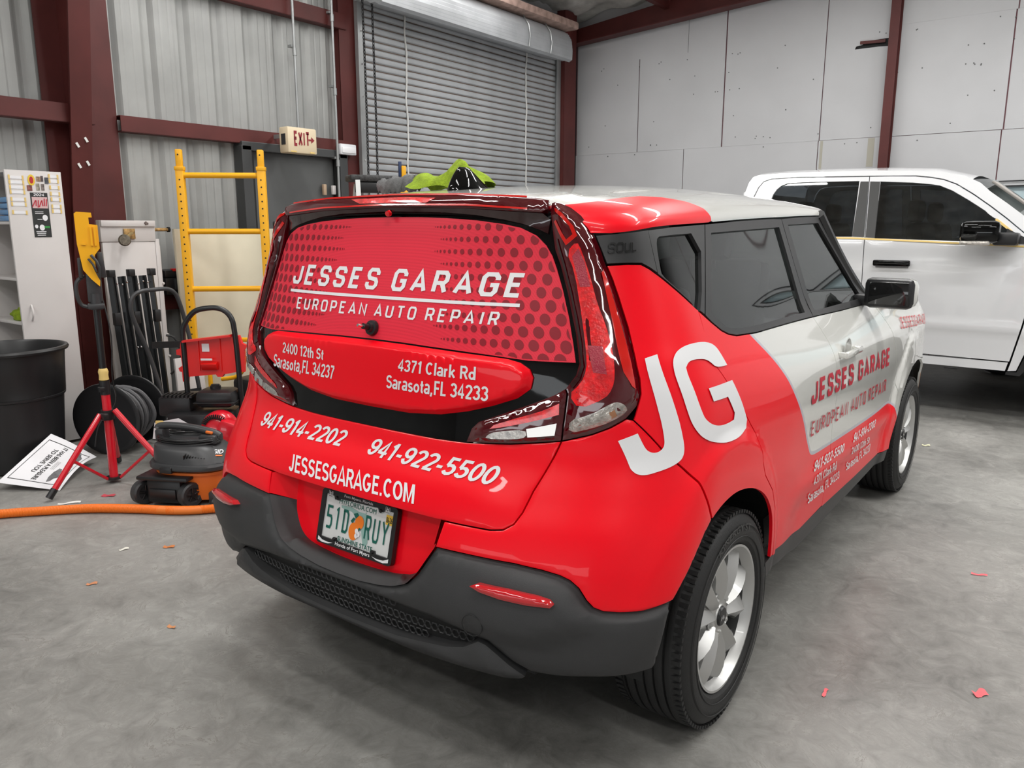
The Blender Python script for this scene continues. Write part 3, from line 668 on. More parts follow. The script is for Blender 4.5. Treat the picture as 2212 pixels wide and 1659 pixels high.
for y in (4.92, 7.05):     # hem straps over the slats
    link('curtain_strap', Geo().tube([(-4.376 + .004 * math.sin(z * 20), y + .009 * math.sin(z * 9.0 + y), z) for z in np.arange(.1, 3.72, .03)], .009, 6), mat('strap_white', (.6, .6, .58), .6), D2)
hp = [(-4.36, 3.56), (-4.03, 3.48), (-3.99, 3.50), (-3.985, 3.60), (-4.00, 3.72), (-4.05, 3.80), (-4.12, 3.84), (-4.36, 3.84)]
hpd = []
for a_, b_ in zip(hp, hp[1:]):
    for j in range(6):
        t = j / 6; hpd.append((a_[0] + (b_[0] - a_[0]) * t, a_[1] + (b_[1] - a_[1]) * t + (.016 if j % 2 else 0)))
g = Geo(); n = len(hpd); g.add([(x, y, z) for y in (4.22, 7.50) for x, z in hpd], [(i, i + 1, n + i + 1, n + i) for i in range(n - 1)] + [tuple(range(n)), tuple(range(2 * n - 1, n - 1, -1))]); link('door_hood', g, M_ROLL, D2, angle=20)
for y in (6.55, 7.0): link('hood_strap', Geo().tube([(-3.975, y, 3.50), (-3.965, y + .01, 3.62), (-3.98, y, 3.74), (-4.06, y, 3.85)], .007, 6), M_STEEL, D2)
g = Geo(); g.box((-4.10, 5.9, 3.90), (.35, 3.3, .09), bev=.02); link('insulation_roll', g, mat('pink_insulation', (.38, .26, .22), .95, bump=1, bscale=60, var=.3, vscale=12), D2)
# pull chain of the door
def chain(y, name, lab):
    g = Geo(); z = .9; k = 0
    while z < 3.75:
        for_a = [(0, .010 * math.cos(t), .021 * math.sin(t)) if k % 2 else (.010 * math.cos(t), 0, .021 * math.sin(t)) for t in np.linspace(0, 2 * math.pi, 9)[:-1]]
        g.tube([(-4.2 + a[0] + .004 * math.sin(z * 3), y + a[1], z + a[2]) for a in for_a], .0050, 5, closed=True); z += .032; k += 1
    link(name, g, M_BLK, label=lab, cat='chain', kind='stuff')
chain(4.176, 'pull_chain', 'left fall of black pull chain beside the roller door')
chain(4.298, 'pull_chain', 'right fall of black pull chain in front of the slats')
# conduits
def conduit(y, z0, lab, cl):
    t = thing('conduit', (-4.35, y, z0), lab, 'pipe')
    link('pipe', Geo().cyl((-4.35, y, z0), (-4.35, y, 4.1), .0125, 12), M_STEEL, t)
    for z in cl: link('coupling', Geo().cyl((-4.35, y, z - .03), (-4.35, y, z + .03), .019, 12).box((-4.385, y, z + .05), (.05, .05, .02)), M_STEEL, t)
conduit(3.475, 2.30, 'thin steel conduit rising from the exit sign', (2.98, 3.45))
conduit(3.925, 1.1, 'thin steel conduit beside the exit door frame', (2.05, 2.7, 3.35))
# exit sign
t = thing('exit_sign', (-4.1, 3.25, 2.06), 'cream exit sign box with red letters and right arrow', 'sign')
ang = .0
T = Matrix.Translation((-4.02, 3.25, 2.18))
link('sign_box', Geo().box((-4.08, 3.25, 2.18), (.12, .31, .215), bev=.012), mat('cream_plastic', (.66, .55, .38), .5), t)
link('side_label', Geo().box((-4.08, 3.094, 2.185), (.055, .003, .09)), M_INK, t, smooth=False)
sf = plane_surf((-4.0185, 3.095, 2.0725), (0, .31, 0), (0, 0, .215))
M_SIGN = mat('exit_red', (.24, .01, .02), .5)
decal('exit_lettering', stroke_geo('EXIT', wd=.5, wt=.20, gapc=.30), [(.20, .86), (.72, .86), (.72, .27), (.20, .27)], M_SIGN, t, .001, *sf, sub=False)
decal('exit_arrow', (np.array([(0, .38), (.45, .38), (.45, 0), (1, .5), (.45, 1), (.45, .62), (0, .62)]), [(0, 1, 5, 6), (2, 3, 4)]), [(.70, .68), (.91, .68), (.91, .42), (.70, .42)], M_SIGN, t, .001, *sf, sub=False)
link('tape_patch', Geo().box((-4.018, 3.15, 2.085), (.002, .06, .012)), M_TAPE, t, smooth=False); link('tape_patch', Geo().box((-4.018, 3.35, 2.085), (.002, .05, .012)), M_TAPE, t, smooth=False)
link('bracket', Geo().box((-4.27, 3.24, 2.235), (.27, .012, .035)), M_STEEL, t, smooth=False)
t = thing('emergency_light', (-4.36, 4.055, 2.13), 'white emergency light box right of the exit sign', 'light fixture')
link('housing', Geo().box((-4.37, 4.055, 2.185), (.07, .20, .10), bev=.01), mat('white_plastic', (.72, .73, .76), .4), t)
link('lens', Geo().box((-4.332, 4.055, 2.178), (.012, .17, .055), bev=.004), mat('frosted_lens', (.80, .80, .82), .3), t)
# ------------------------------------------------------------ the hatchback
CAR = thing('hatchback_car', (0, 2.0, 0), 'boxy hatchback in red and white garage wrap, seen from its rear corner', 'car')
def mir(p): return [(-a, b) for a, b in p]
def sym(half):                                     # half outline from the centre line outwards and back to it
    return half + [(-a, b) for a, b in half[::-1] if abs(a) > 1e-6]
def yl(pts): return [(float(u_of_y(y, z)), z) for y, z in pts]
RAMP = lambda h, w: (lambda u, z, D: h * sst(0, w, D) - h * 0)
lamp_outer = [(.462, 1.515), (.475, 1.512), (.499, 1.499), (.524, 1.48), (.547, 1.453), (.562, 1.427), (.576, 1.396), (.587, 1.356), (.598, 1.325), (.609, 1.282), (.624, 1.206), (.629, 1.134), (.628, 1.085), (.620, 1.047), (.606, 1.019), (.574, .988), (.536, .966), (.497, .948), (.437, .927)]
lamp_seam = [(.437, .927), (.441, .967), (.449, 1.013), (.456, 1.045), (.454, 1.059)]
lamp_inner = [(.454, 1.059), (.481, 1.093), (.492, 1.12), (.493, 1.142), (.492, 1.194), (.487, 1.237), (.481, 1.287), (.468, 1.357), (.457, 1.394)]
lamp_spoil = [(.457, 1.394), (.451, 1.449), (.446, 1.490), (.450, 1.511), (.462, 1.515)]
lamp_low = [(.437, .927), (.338, .906), (.283, .898), (.248, .894)]
lamp_up = [(.248, .894), (.259, .933), (.274, .953), (.339, .991), (.394, 1.021), (.432, 1.043), (.454, 1.059)]
hatch_side = [(.437, .927), (.418, .87), (.400, .805), (.391, .755), (.381, .727), (.364, .711), (.339, .705), (.248, .704)]
bump_top = [(.24, .637), (.301, .638), (.397, .638), (.450, .632), (.485, .624), (.507, .614), (.527, .597), (.547, .569), (.565, .551), (.590, .541), (.630, .537), (.690, .537), (.8, .545)]
arch_r = [(.80, .545), (.782, .47), (.755, .365)]
arch_up = [(.80, .545), (.873, .614), (.929, .673), (.981, .707)]
seam_q = [(.981, .707), (.818, .819), (.718, .872), (.664, .91), (.590, .985)]
arch_top = [p for p in smooth_poly([(1.585, .405), (1.575, .46), (1.558, .53), (1.510, .592), (1.421, .657), (1.291, .709), (1.15, .735), (1.053, .730), (.981, .707)], 2, False)]
rdoor_low = [(1.615, .405), (1.603, .471), (1.559, .58), (1.496, .65), (1.382, .722), (1.336, .766), (1.317, .793)]
rdoor_rear = [(1.317, .793), (1.245, .862), (1.202, .893), (1.146, .945), (1.074, 1.022), (1.023, 1.083), (1.004, 1.129), (1.010, 1.15)]
belt_low = [(.707, 1.357), (.742, 1.345), (.853, 1.296), (1.010, 1.230), (1.073, 1.192), (1.129, 1.164), (1.173, 1.150), (1.236, 1.139), (1.422, 1.128), (2.093, 1.113), (2.899, 1.098)]
bseam = yl([(1.735, 1.480), (1.745, 1.304), (1.745, 1.113), (1.75, 1.02), (1.745, .90), (1.75, .72), (1.77, .55), (1.79, .36)])
fseam = yl([(2.66, 1.10), (2.70, 1.02), (2.745, .96), (2.775, .886), (2.85, .782), (2.905, .643), (2.90, .50), (2.885, .345)])
def bel(u): return float(np.interp(u, [p[0] for p in belt_low], [p[1] for p in belt_low]))
# red / white livery boundary on the side, in (y, z)
LIV = [(.96, 1.16), (.989, 1.129), (1.075, 1.069), (1.165, .991), (1.245, .90), (1.328, .81), (1.40, .733), (1.452, .676), (1.475, .652), (1.505, .640), (1.56, .634), (1.75, .626), (2.06, .614), (2.50, .601), (2.72, .606), (2.80, .600), (2.86, .575), (2.93, .50)]
LIVs = smooth_poly(LIV, 2, False)
white = yl(dens(LIVs, .05, False) + [(3.2, .45), (4.25, .40), (4.25, 1.3), (.96, 1.3)])
nrm2 = []
def offl(L, d):
    o = []
    for i, p in enumerate(L):
        a = V(L[max(i - 1, 0)]); b = V(L[min(i + 1, len(L) - 1)]); e = (b - a).normalized(); o.append((p[0] - e.y * d, p[1] + e.x * d))
    return o
silver = yl(LIVs) + yl(offl(LIVs, .013))[::-1]
def part(name, g, m, lab=None, parent=None, mirror=True):
    """right side part, and its mirror image on the left"""
    o = link(name, g, m, parent or CAR, label=lab)
    if mirror:
        me = o.data.copy(); 
        c_ = bpy.data.objects.new(name, me); COL.objects.link(c_); c_.parent = parent or CAR; ORG[c_.name] = ORG[(parent or CAR).name]
        ln = g.n; me.flip_normals()
        vv = np.empty(len(me.vertices) * 3); me.vertices.foreach_get('co', vv); vv = vv.reshape(-1, 3); vv[:, 0] *= -1; me.vertices.foreach_set('co', vv.ravel())
        if ln is not None:
            ns = []; k = 0
            for f in g.f:
                L = ln[k:k + len(f)]; k += len(f); L = [L[0]] + L[:0:-1]
                ns += [(-a, b, c2) for a, b, c2 in L]
            me.normals_split_custom_set(ns)
        if lab: c_['label'] = lab
        me.update()
    return o
# --- painted and clad panels
def off_bump(u, z, D):
    a = np.abs(u); zc = np.interp(a, [.30, .375, .423, .46, .498, .5365, .5565, .60, .70, .80], [.47, .460, .452, .457, .474, .500, .512, .524, .528, .53])
    d = z - zc; sh = .016 * sst(-.012, .020, d) * sst(.29, .40, a)
    return -.012 + .018 * sst(0, .022, D) + .005 * sst(.61, .52, z) * sst(0, .05, D) + sh * sst(0, .05, D) - .006 * sst(.40, .34, z)
g_top = [(0, .480), (.06, .482), (.12, .492), (.155, .503), (.185, .521), (.207, .556), (.224, .598), (.24, .637)]
gr_top = [(.342, .421), (.300, .432), (.242, .444), (.121, .452), (0, .455)]
gr_low = [(.342, .421), (.311, .392), (.276, .378), (.156, .357), (0, .353)]
bump = sym(g_top + bump_top[1:] + arch_r[1:] + [(.751, .361), (.669, .353), (.566, .348), (.494, .345), (.440, .348), (.405, .372), (.378, .400), (.358, .418)] + gr_top)
link('rear_bumper_cladding', patch(bump, off=off_bump, thick=.05, grid=.022, edge=(.008, .016)), M_CLAD, CAR)
val = sym([(0, .353)] + gr_low[::-1][1:] + [(.358, .416), (.378, .398), (.405, .370), (.435, .345), (.42, .318), (.30, .312), (0, .308)])
link('bumper_valance', patch(val, off=lambda u, z, D: .0 + .012 * sst(0, .02, D) - .05 * sst(.34, .30, z), thick=.05, grid=.02, edge=(.006,)), M_CLAD, CAR)
gr = sym(gr_top[::-1] + gr_low[1:])
link('bumper_grille', patch(gr, off=-.03, thick=.02, grid=.05, gap=-.01), M_DARK, CAR)
g = Geo()
for i in range(-21, 22):
    for j in range(3):
        u = (i + .5 * (j % 2)) * .0155; z = .369 + .027 * j + .018 * (1 - (u / .34) ** 2) * (j - 1) * .5 + .012
        if abs(u) > .325 or z > np.interp(abs(u), [0, .12, .242, .3, .34], [.447, .444, .436, .426, .42]) or z < np.interp(abs(u), [0, .156, .276, .311, .34], [.36, .364, .385, .398, .42]): continue
        c0 = S(u, z) + N(u, z) * -.022; nn = V(N(u, z)); ex = V((1, 0, 0)); ex = (ex - nn * ex.dot(nn)).normalized(); ey = nn.cross(ex)
        ring = [V(c0) + ex * .0115 * math.cos(a) + ey * .0125 * math.sin(a) for a in np.linspace(0, 2 * math.pi, 7)[:-1]]
        g.tube(ring, .0022, 4, closed=True)
tag(link('grille_mesh_rings', g, M_CLAD, CAR), kind='stuff')
# sloping lip from the cladding into the plate recess
lipo = [S(a, b) for a, b in dens(g_top + [], .01, False)]
inn = [(0, .130, .492), (.08, .130, .494), (.16, .130, .500), (.215, .130, .510), (.25, .130, .530), (.275, .130, .562), (.288, .130, .59), (.292, .130, .612)]
def resamp(P, n):
    P = np.array([tuple(p) for p in P]); d = np.r_[0, np.cumsum(np.linalg.norm(np.diff(P, axis=0), axis=1))]; t = np.linspace(0, d[-1], n)
    return np.stack([np.interp(t, d, P[:, k]) for k in range(3)], 1)
A = resamp(lipo, 34); B = resamp(bez([(a_, .106 + .237 * (c2_ - .47), c2_) for a_, b_, c2_ in inn], 5), 34); A = A + np.array([0, .004, 0])
g = Geo(); vs = []
for k in range(7):
    t = k / 6; tt = t; vs += [tuple(A[i] * (1 - tt) + B[i] * tt + np.array([0, 0, .014 * math.sin(math.pi * t)]) * (1 if i < 20 else .0)) for i in range(34)]
g.add(vs, [(k * 34 + i, k * 34 + i + 1, (k + 1) * 34 + i + 1, (k + 1) * 34 + i) for k in range(6) for i in range(33)])
part('bumper_step_lip', g, M_CLAD)
# recess panel and its red side cheeks
g = Geo(); pts = [(0, .475), (.3, .475), (.312, .70), (0, .72)]
g.add([(-.32, .106, .47), (.32, .106, .47), (.32, .170, .74), (-.32, .170, .74)], [(0, 1, 2, 3)]); link('plate_recess_panel', g, M_RED, CAR, smooth=False)
c0, c1 = S(.2425, .70), S(.2385, .642)
g = Geo().add([tuple(c0), tuple(c1), (.292, .1397, .612), (.300, .163, .71)], [(0, 1, 2, 3)]); part('recess_side_cheek', g, M_RED)
# red bumper cover
cov = [(.248, .704), (.24, .637)] + bump_top[1:] + arch_up[1:] + seam_q[1:] + [(.574, .988), (.536, .966), (.497, .948), (.437, .927)] + hatch_side[1:-1]
def off_cov(u, z, D): return -.003 + .003 * sst(0, .006, D) + .012 * np.exp(-((z - .80 - .03 * (u - .45)) / .05) ** 2) * sst(.62, .45, u) * 0
part('bumper_cover', patch(cov, off=off_cov, thick=.03, grid=.02, edge=(.004,)), M_RED)
# quarter panel
qua = [(.590, .985), (.606, 1.019)] + lamp_outer[::-1][5:-8] + [(.587, 1.356), (.654, 1.357)] + belt_low[:4] + [(1.010, 1.15)] + rdoor_rear[::-1][1:] + rdoor_low[::-1][1:] + arch_top + seam_q[1:]
qua = clean([(.590, .985), (.606, 1.019), (.620, 1.047), (.628, 1.085), (.629, 1.134), (.624, 1.206), (.609, 1.282), (.598, 1.325), (.587, 1.356), (.654, 1.358)] + belt_low[:3] + [(1.010, 1.230), (1.010, 1.15)] + rdoor_rear[::-1][1:] + rdoor_low[::-1][1:] + arch_top + seam_q[1:])
part('rear_quarter_panel', patch(qua, thick=.010, grid=.017), M_RED)
RM = [M_RED, M_WHITE, M_SILV]
rd = [(1.010, 1.15), (1.013, 1.229)] + belt_low[4:10] + [(float(u_of_y(1.745, 1.113)), 1.113)] + bseam[3:] + [(1.95, .355), (1.615, .400)] + rdoor_low[1:] + rdoor_rear[1:]
rd = clean([(1.004, 1.129), (1.010, 1.228)] + belt_low[4:9] + [bseam[2]] + bseam[3:] + yl([(1.5, .352)]) + [(1.62, .398)] + rdoor_low[1:] + rdoor_rear[1:-1])
part('rear_door', patch(rd, regions=[(white, 1), (silver, 2)], thick=.012, grid=.024), RM)
fd = clean([bseam[2]] + [(2.5, bel(2.5))] + fseam[0:] + yl([(2.3, .345), (1.79, .355)]) + bseam[::-1][1:-2])
part('front_door', patch(fd, regions=[(white, 1), (silver, 2)], thick=.012, grid=.024), RM)
farch = yl([(2.885, .345), (2.89, .40), (2.925, .50), (2.99, .60), (3.08, .68), (3.20, .725), (3.35, .742), (3.50, .725), (3.62, .68), (3.70, .61), (3.76, .50), (3.78, .38)])
fen = clean(fseam[::-1] + [] )
fen = clean([fseam[0]] + fseam[1:-1] + farch + yl([(3.8, .30), (4.205, .30), (4.205, .98), (3.9, 1.02), (3.4, 1.055), (3.0, 1.085)]))
part('front_fender', patch(fen, regions=[(white, 1), (silver, 2)], thick=.012, grid=.024), RM)
sill = yl([(1.03, .398), (1.08, .402), (1.5, .350), (1.79, .353), (2.3, .343), (2.885, .343), (2.87, .285), (2.3, .272), (1.5, .268), (1.1, .335), (1.0, .335)])
part('sill_cladding', patch(sill, off=-.004, thick=.03, grid=.04), M_TRIM)
# tailgate
hp_ = sym([(0, .8905), (.10, .8905), (.18, .891), (.248, .894), (.283, .898), (.338, .906)] + hatch_side + [(.15, .705), (0, .705)])
link('tailgate_panel', patch(hp_, off=lambda u, z, D: -.004 + .004 * sst(0, .008, D) + .010 * np.exp(-((z - .775) / .045) ** 2) * sst(.40, .30, np.abs(u)), thick=.03, grid=.025, edge=(.004,)), M_RED, CAR)
bk = sym([(0, .893), (.18, .893), (.248, .896), (.259, .933), (.274, .953), (.339, .991), (.394, 1.021), (.432, 1.043), (.454, 1.059), (.481, 1.093), (.489, 1.122), (.388, 1.124), (.2, 1.135), (0, 1.142)])
link('tailgate_gloss_panel', patch(bk, off=-.014, thick=.02, grid=.03, gap=-.004), M_GLOSS, CAR)
hd = sym([(0, 1.137), (.10, 1.136), (.203, 1.132), (.30, 1.1275), (.345, 1.1245), (.372, 1.117), (.390, 1.100), (.394, 1.078), (.385, 1.049), (.356, 1.022), (.305, .996), (.251, .973), (.19, .954), (.11, .943), (0, .9415)])
HD = link('tailgate_handle_panel', patch(hd, off=lambda u, z, D: -.010 + .026 * sst(-.004, .018, D), thick=.01, grid=.02, edge=(.003, .007, .012, .017)), M_RED, CAR)
o = patch(sym([(0, .966), (.15, .972), (.25, .990), (.25, .986), (.15, .966), (0, .955)]), off=.0235, thick=0, gap=0)
gl = [(0, 1.481), (.10, 1.480), (.18, 1.477), (.268, 1.470), (.336, 1.460), (.378, 1.450), (.414, 1.431), (.437, 1.406), (.451, 1.380), (.460, 1.350), (.472, 1.296), (.482, 1.23), (.486, 1.17), (.487, 1.1225), (.388, 1.1215), (.30, 1.129), (.203, 1.134), (.10, 1.138), (0, 1.139)]
sur = sym([(0, 1.505), (.2, 1.503), (.35, 1.50), (.447, 1.492), (.451, 1.449), (.457, 1.394)] + lamp_inner[::-1][1:-1] + [(.489, 1.12), (.388, 1.118), (0, 1.136)])
link('rear_window_surround', patch(sur, off=-.020, thick=.012, grid=.04, gap=-.004), M_GLOSS, CAR)
# deep red inner frame strip next to the glass
fr_o = [(.454, 1.450), (.457, 1.394), (.468, 1.357), (.481, 1.287), (.487, 1.237), (.492, 1.194), (.493, 1.13)]
GLS = link('rear_window', patch(sym(gl), off=-.009, thick=.006, grid=.03, gap=.001), M_FILM, CAR)
# spoiler with raised rear face
sp = sym([(0, 1.540), (.12, 1.5385), (.215, 1.535), (.35, 1.525), (.42, 1.518), (.450, 1.512), (.446, 1.490), (.43, 1.482), (.34, 1.487), (.25, 1.493), (.12, 1.497), (0, 1.498)])
SPO = link('roof_spoiler', patch(sp, off=lambda u, z, D: .010 + .006 * sst(0, .008, D), thick=.03, grid=.02, edge=(.006,)), M_MAROON, CAR)
spu = sym([(0, 1.499), (.25, 1.494), (.34, 1.488), (.43, 1.483), (.446, 1.470), (.44, 1.435), (.42, 1.445), (.378, 1.461), (.336, 1.471), (.268, 1.481), (.18, 1.487), (0, 1.4905)])
link('spoiler_underside', patch(spu, off=lambda u, z, D: -.012 + .024 * sst(1.465, 1.50, z), thick=.02, grid=.02, gap=0), M_MAR2, CAR)
brk = [(-.152, 1.5225), (-.05, 1.5245), (.05, 1.5245), (.157, 1.5205), (.128, 1.508), (.05, 1.510), (-.05, 1.510), (-.115, 1.510)]
tag(link('high_brake_lamp', patch(brk, off=.0175, thick=.004, grid=.01, gap=0), M_LRED, CAR), 'bright red high brake lamp strip')
for zz, hh in ((1.530, .0022), (1.503, .0022)):
    st = sym([(0, zz + hh + .003), (.25, zz + hh - .002), (.40, zz + hh - .013), (.40, zz - hh - .013), (.25, zz - hh - .002), (0, zz - hh + .003)])
    link('spoiler_red_line', patch(st, off=.0172, thick=0, grid=.03, gap=0), M_LSIDE, CAR)
g = Geo().lathe([(0, .012), (.008, .010), (.009, 0)], tuple(S(0, 1.488) + np.array([0, -.008, 0])), (0, -1, -.2), 12); link('spoiler_screw', g, M_LRED, CAR)
# --- tail lamps
lp = clean(lamp_outer[::-1][1:] and (lamp_seam + lamp_inner[1:] + lamp_spoil[1:] + lamp_outer[1:-1]))
def off_l(u, z, D): return -.004 + .022 * sst(0, .03, D)
LAMP = part('tail_lamp', patch(lp, off=off_l, thick=.02, grid=.018, edge=(.005, .012, .02)), M_MAROON)
lampL = [c_ for c_ in CAR.children if c_.name.startswith('tail_lamp') and c_ is not LAMP][0]
def lens(name, poly, m, lab, off=.0013):
    def of(u, z, D): return off_l(u, z, pdist(np.stack([u, z], 1), clean(lp))) + off
    g = patch(poly, off=of, thick=.001, grid=.015, gap=0)
    o = link(name, g, m, LAMP, label=lab)
    me = o.data.copy(); me.flip_normals(); vv = np.empty(len(me.vertices) * 3); me.vertices.foreach_get('co', vv); vv = vv.reshape(-1, 3); vv[:, 0] *= -1; me.vertices.foreach_set('co', vv.ravel()); me.update()
    c_ = bpy.data.objects.new(name, me); COL.objects.link(c_); c_.parent = lampL; c_['label'] = lab
lens('lamp_inner_band', [(.470, 1.060), (.488, 1.082), (.502, 1.112), (.504, 1.17), (.500, 1.23), (.492, 1.29), (.480, 1.36), (.466, 1.42), (.462, 1.42), (.476, 1.355), (.488, 1.29), (.495, 1.23), (.4985, 1.17), (.497, 1.117), (.484, 1.090), (.466, 1.070)], M_MAR2, 'smoked band along the glass side')
lens('brake_lens', smooth_poly([(.478, 1.012), (.458, 1.043), (.490, 1.074), (.508, 1.108), (.512, 1.143), (.511, 1.229), (.503, 1.337), (.488, 1.385), (.512, 1.413), (.524, 1.388), (.538, 1.327), (.549, 1.256), (.562, 1.212), (.571, 1.143), (.565, 1.092), (.551, 1.060), (.532, 1.039)], 1), M_LRED, 'bright red textured brake lens')
lens('reflector_block', [(.516, 1.160), (.548, 1.158), (.548, 1.095), (.520, 1.100)], M_LROSE, 'rose coloured reflector patch', .0022)
lens('upper_reflector', [(.500, 1.375), (.516, 1.395), (.528, 1.36), (.536, 1.30), (.512, 1.30), (.506, 1.34)], M_LROSE, 'rose coloured upper patch', .0022)
lens('side_light_bar', [(.567, 1.335), (.572, 1.287), (.579, 1.216), (.582, 1.15), (.586, 1.10), (.598, 1.066), (.607, 1.060), (.612, 1.117), (.606, 1.173), (.596, 1.237), (.585, 1.30), (.574, 1.343)], M_LSIDE, 'tall plain red side bar')
lens('turn_signal_lens', smooth_poly([(.455, .982), (.500, 1.0), (.543, 1.028), (.560, 1.031), (.574, 1.022), (.578, 1.006), (.537, .981), (.497, .964), (.452, .949)], 1), M_CLEAR, 'clear ribbed turn signal')
lens('turn_signal_bulb', [(.536, 1.004), (.548, 1.012), (.552, .996), (.540, .990)], mat('amber_bulb', (.42, .20, .10), .3), 'amber bulb behind the lens', .0024)
lens('top_light_hook', [(.458, 1.496), (.480, 1.478), (.505, 1.449), (.514, 1.425), (.487, 1.402), (.474, 1.425), (.457, 1.462), (.462, 1.466), (.478, 1.434), (.488, 1.416), (.503, 1.429), (.496, 1.448), (.476, 1.470), (.460, 1.486)], M_LSIDE, 'red hook shaped light at the top')
li = clean(lamp_low + lamp_up[1:] + lamp_seam[::-1][1:-1])
LI = part('tailgate_lamp', patch(li, off=lambda u, z, D: -.004 + .014 * sst(0, .02, D), thick=.02, grid=.015, edge=(.005, .012)), M_MAROON)
liL = [c_ for c_ in CAR.children if c_.name.startswith('tailgate_lamp') and c_ is not LI][0]
def lens2(name, poly, m, lab, off=.0015):
    g = patch(poly, off=.010 + off, thick=.001, grid=.015, gap=0); o = link(name, g, m, LI, label=lab)
    me = o.data.copy(); me.flip_normals(); vv = np.empty(len(me.vertices) * 3); me.vertices.foreach_get('co', vv); vv = vv.reshape(-1, 3); vv[:, 0] *= -1; me.vertices.foreach_set('co', vv.ravel()); me.update()
    c_ = bpy.data.objects.new(name, me); COL.objects.link(c_); c_.parent = liL; c_['label'] = lab
lens2('tail_lens', [(.303, .940), (.312, .952), (.356, .976), (.405, 1.000), (.440, 1.022), (.437, .994), (.373, .966), (.337, .952)], M_LRED, 'red wedge of the inner lamp')
lens2('reverse_lens', smooth_poly([(.294, .913), (.300, .925), (.315, .935), (.372, .950), (.375, .930), (.35, .921)], 1), M_CLEAR, 'clear reversing lens')
lens2('ribbed_lens', [(.374, .951), (.4315, .972), (.4265, .941), (.376, .930)], M_STRIPE, 'striped clear block')
# --- reflectors and tow cap
rf = [(.333, .574), (.345, .583), (.40, .584), (.455, .579), (.478, .573), (.486, .564), (.480, .556), (.437, .555), (.39, .558), (.352, .565)]
part('rear_reflector', patch(rf, off=lambda u, z, D: .035 + .006 * sst(0, .008, D), thick=.035, grid=.01, edge=(.003, .007), gap=0), mat('red_reflector', (.55, .006, .012), .12, coat=1), 'long red reflector in the bumper')
g = Geo(); cc = V(S(.338, .474) + N(.338, .474) * .0190); nn = V(N(.338, .474))
g.lathe([(.0275, 0), (.028, .0012), (.0292, .0012), (.0297, 0)], cc, nn, 40); link('tow_cap', g, M_DARK, CAR, label='round tow eye cover')
# --- side glazing frames
def holed(name, outer, hole, m): return part(name, patch(outer, holes=[hole] if hole else [], off=.002, thick=.010, grid=.04), m)
top = [(.561, 1.429), (.865, 1.447), (1.266, 1.458), (1.61, 1.47), (2.056, 1.482), (2.648, 1.496)]
part('c_pillar_panel', patch([(.561, 1.429), (.574, 1.395), (.587, 1.358), (.654, 1.3595), (.707, 1.3585), (.742, 1.3465), (.775, 1.332), (.780, 1.442)], off=.004, thick=.02, grid=.03), M_TRIM)
qg = smooth_poly([(.815, 1.403), (.84, 1.424), (.914, 1.426), (1.205, 1.433), (1.025, 1.222), (.99, 1.238), (.959, 1.256), (.857, 1.300), (.80, 1.327), (.80, 1.345)], 1)
qf = [(.782, 1.442), (.777, 1.331), (.853, 1.297)] + [(1.009, 1.230), (1.040, 1.214), (1.148, 1.333), (1.262, 1.4575)]
holed('quarter_window_frame', qf, qg, M_TRIM)
rg = [(1.300, 1.432), (bseam[1][0] - .115, 1.452), (float(u_of_y(1.69, 1.135)), 1.135), (1.40, 1.149), (1.24, 1.158), (1.165, 1.170), (1.085, 1.213), (1.19, 1.327)]
rfm = [(1.264, 1.4575), (1.150, 1.333), (1.042, 1.213)] + belt_low[4:9] + [bseam[2], bseam[1], bseam[0]] + [(2.0, 1.4795), (1.61, 1.470)]
rg = yl([(.92, 1.432), (1.68, 1.448), (1.675, 1.135), (.90, 1.156)]); rg = [rg[0], rg[1], rg[2], (1.40, 1.148), (1.24, 1.158), (1.168, 1.170), (1.088, 1.212), (1.19, 1.327)]
holed('rear_door_window_frame', rfm, rg, M_TRIM)
apil = yl([(2.272, 1.496), (2.375, 1.405), (2.515, 1.268), (2.66, 1.14), (2.70, 1.10)])
ffm = [bseam[0], bseam[1], bseam[2]] + [(2.5, bel(2.5))] + apil[::-1] + [(2.35, 1.489)]
fg = yl([(1.80, 1.457), (2.215, 1.466), (2.30, 1.385), (2.43, 1.265), (2.53, 1.165), (2.545, 1.128), (1.80, 1.130)])
holed('front_door_window_frame', ffm, fg, M_TRIM)
for nm, gg in (('quarter_window', qg), ('rear_door_window', rg), ('front_door_window', fg)):
    part(nm, patch(gg, off=-.008, thick=0, grid=.05, gap=-.004), M_CAR_GLASS)
# --- roof
tu = np.array([p[0] for p in top]); tz = np.array([p[1] for p in top])
_ty = S(tu, tz)[:, 1]
zj = pch([0.25] + list(_ty) + [3.0], [1.425] + list(tz) + [1.50])
ztop = pch([.30, .45, .7, 1.0, 1.5, 2.0, 2.4, 2.8], [1.527, 1.548, 1.573, 1.590, 1.600, 1.592, 1.570, 1.53])
def roof(s, y):
    s = np.asarray(s, float); y = np.asarray(y, float); z1 = zj(y); wj = S(u_of_y(y, z1), z1)[..., 0]
    th = np.abs(s) * np.pi / 2; n = 2.5; C = np.cos(th); Q = np.sin(th); D = (C ** n + Q ** n) ** (1 / n)
    x = np.sign(s) * wj * Q / D; z = z1 + (ztop(y) - z1) * C / D
    gr_ = .004 * np.exp(-((np.abs(x) - .50) / .010) ** 2)
    return np.stack([x, y, z - gr_], -1)
def roofn(s, y, e=1e-3):
    a = roof(np.asarray(s) + e, y) - roof(np.asarray(s) - e, y); b = roof(s, np.asarray(y) + e) - roof(s, np.asarray(y) - e); n = np.cross(a, b); return n / (np.linalg.norm(n, axis=-1, keepdims=True) + 1e-12)
ro = [(-1, .372), (-.75, .362), (-.5, .352), (0, .345), (.5, .352), (.75, .362), (1, .372), (1, 2.272), (.8, 2.36), (.5, 2.43), (0, 2.47), (-.5, 2.43), (-.8, 2.36), (-1, 2.272)]
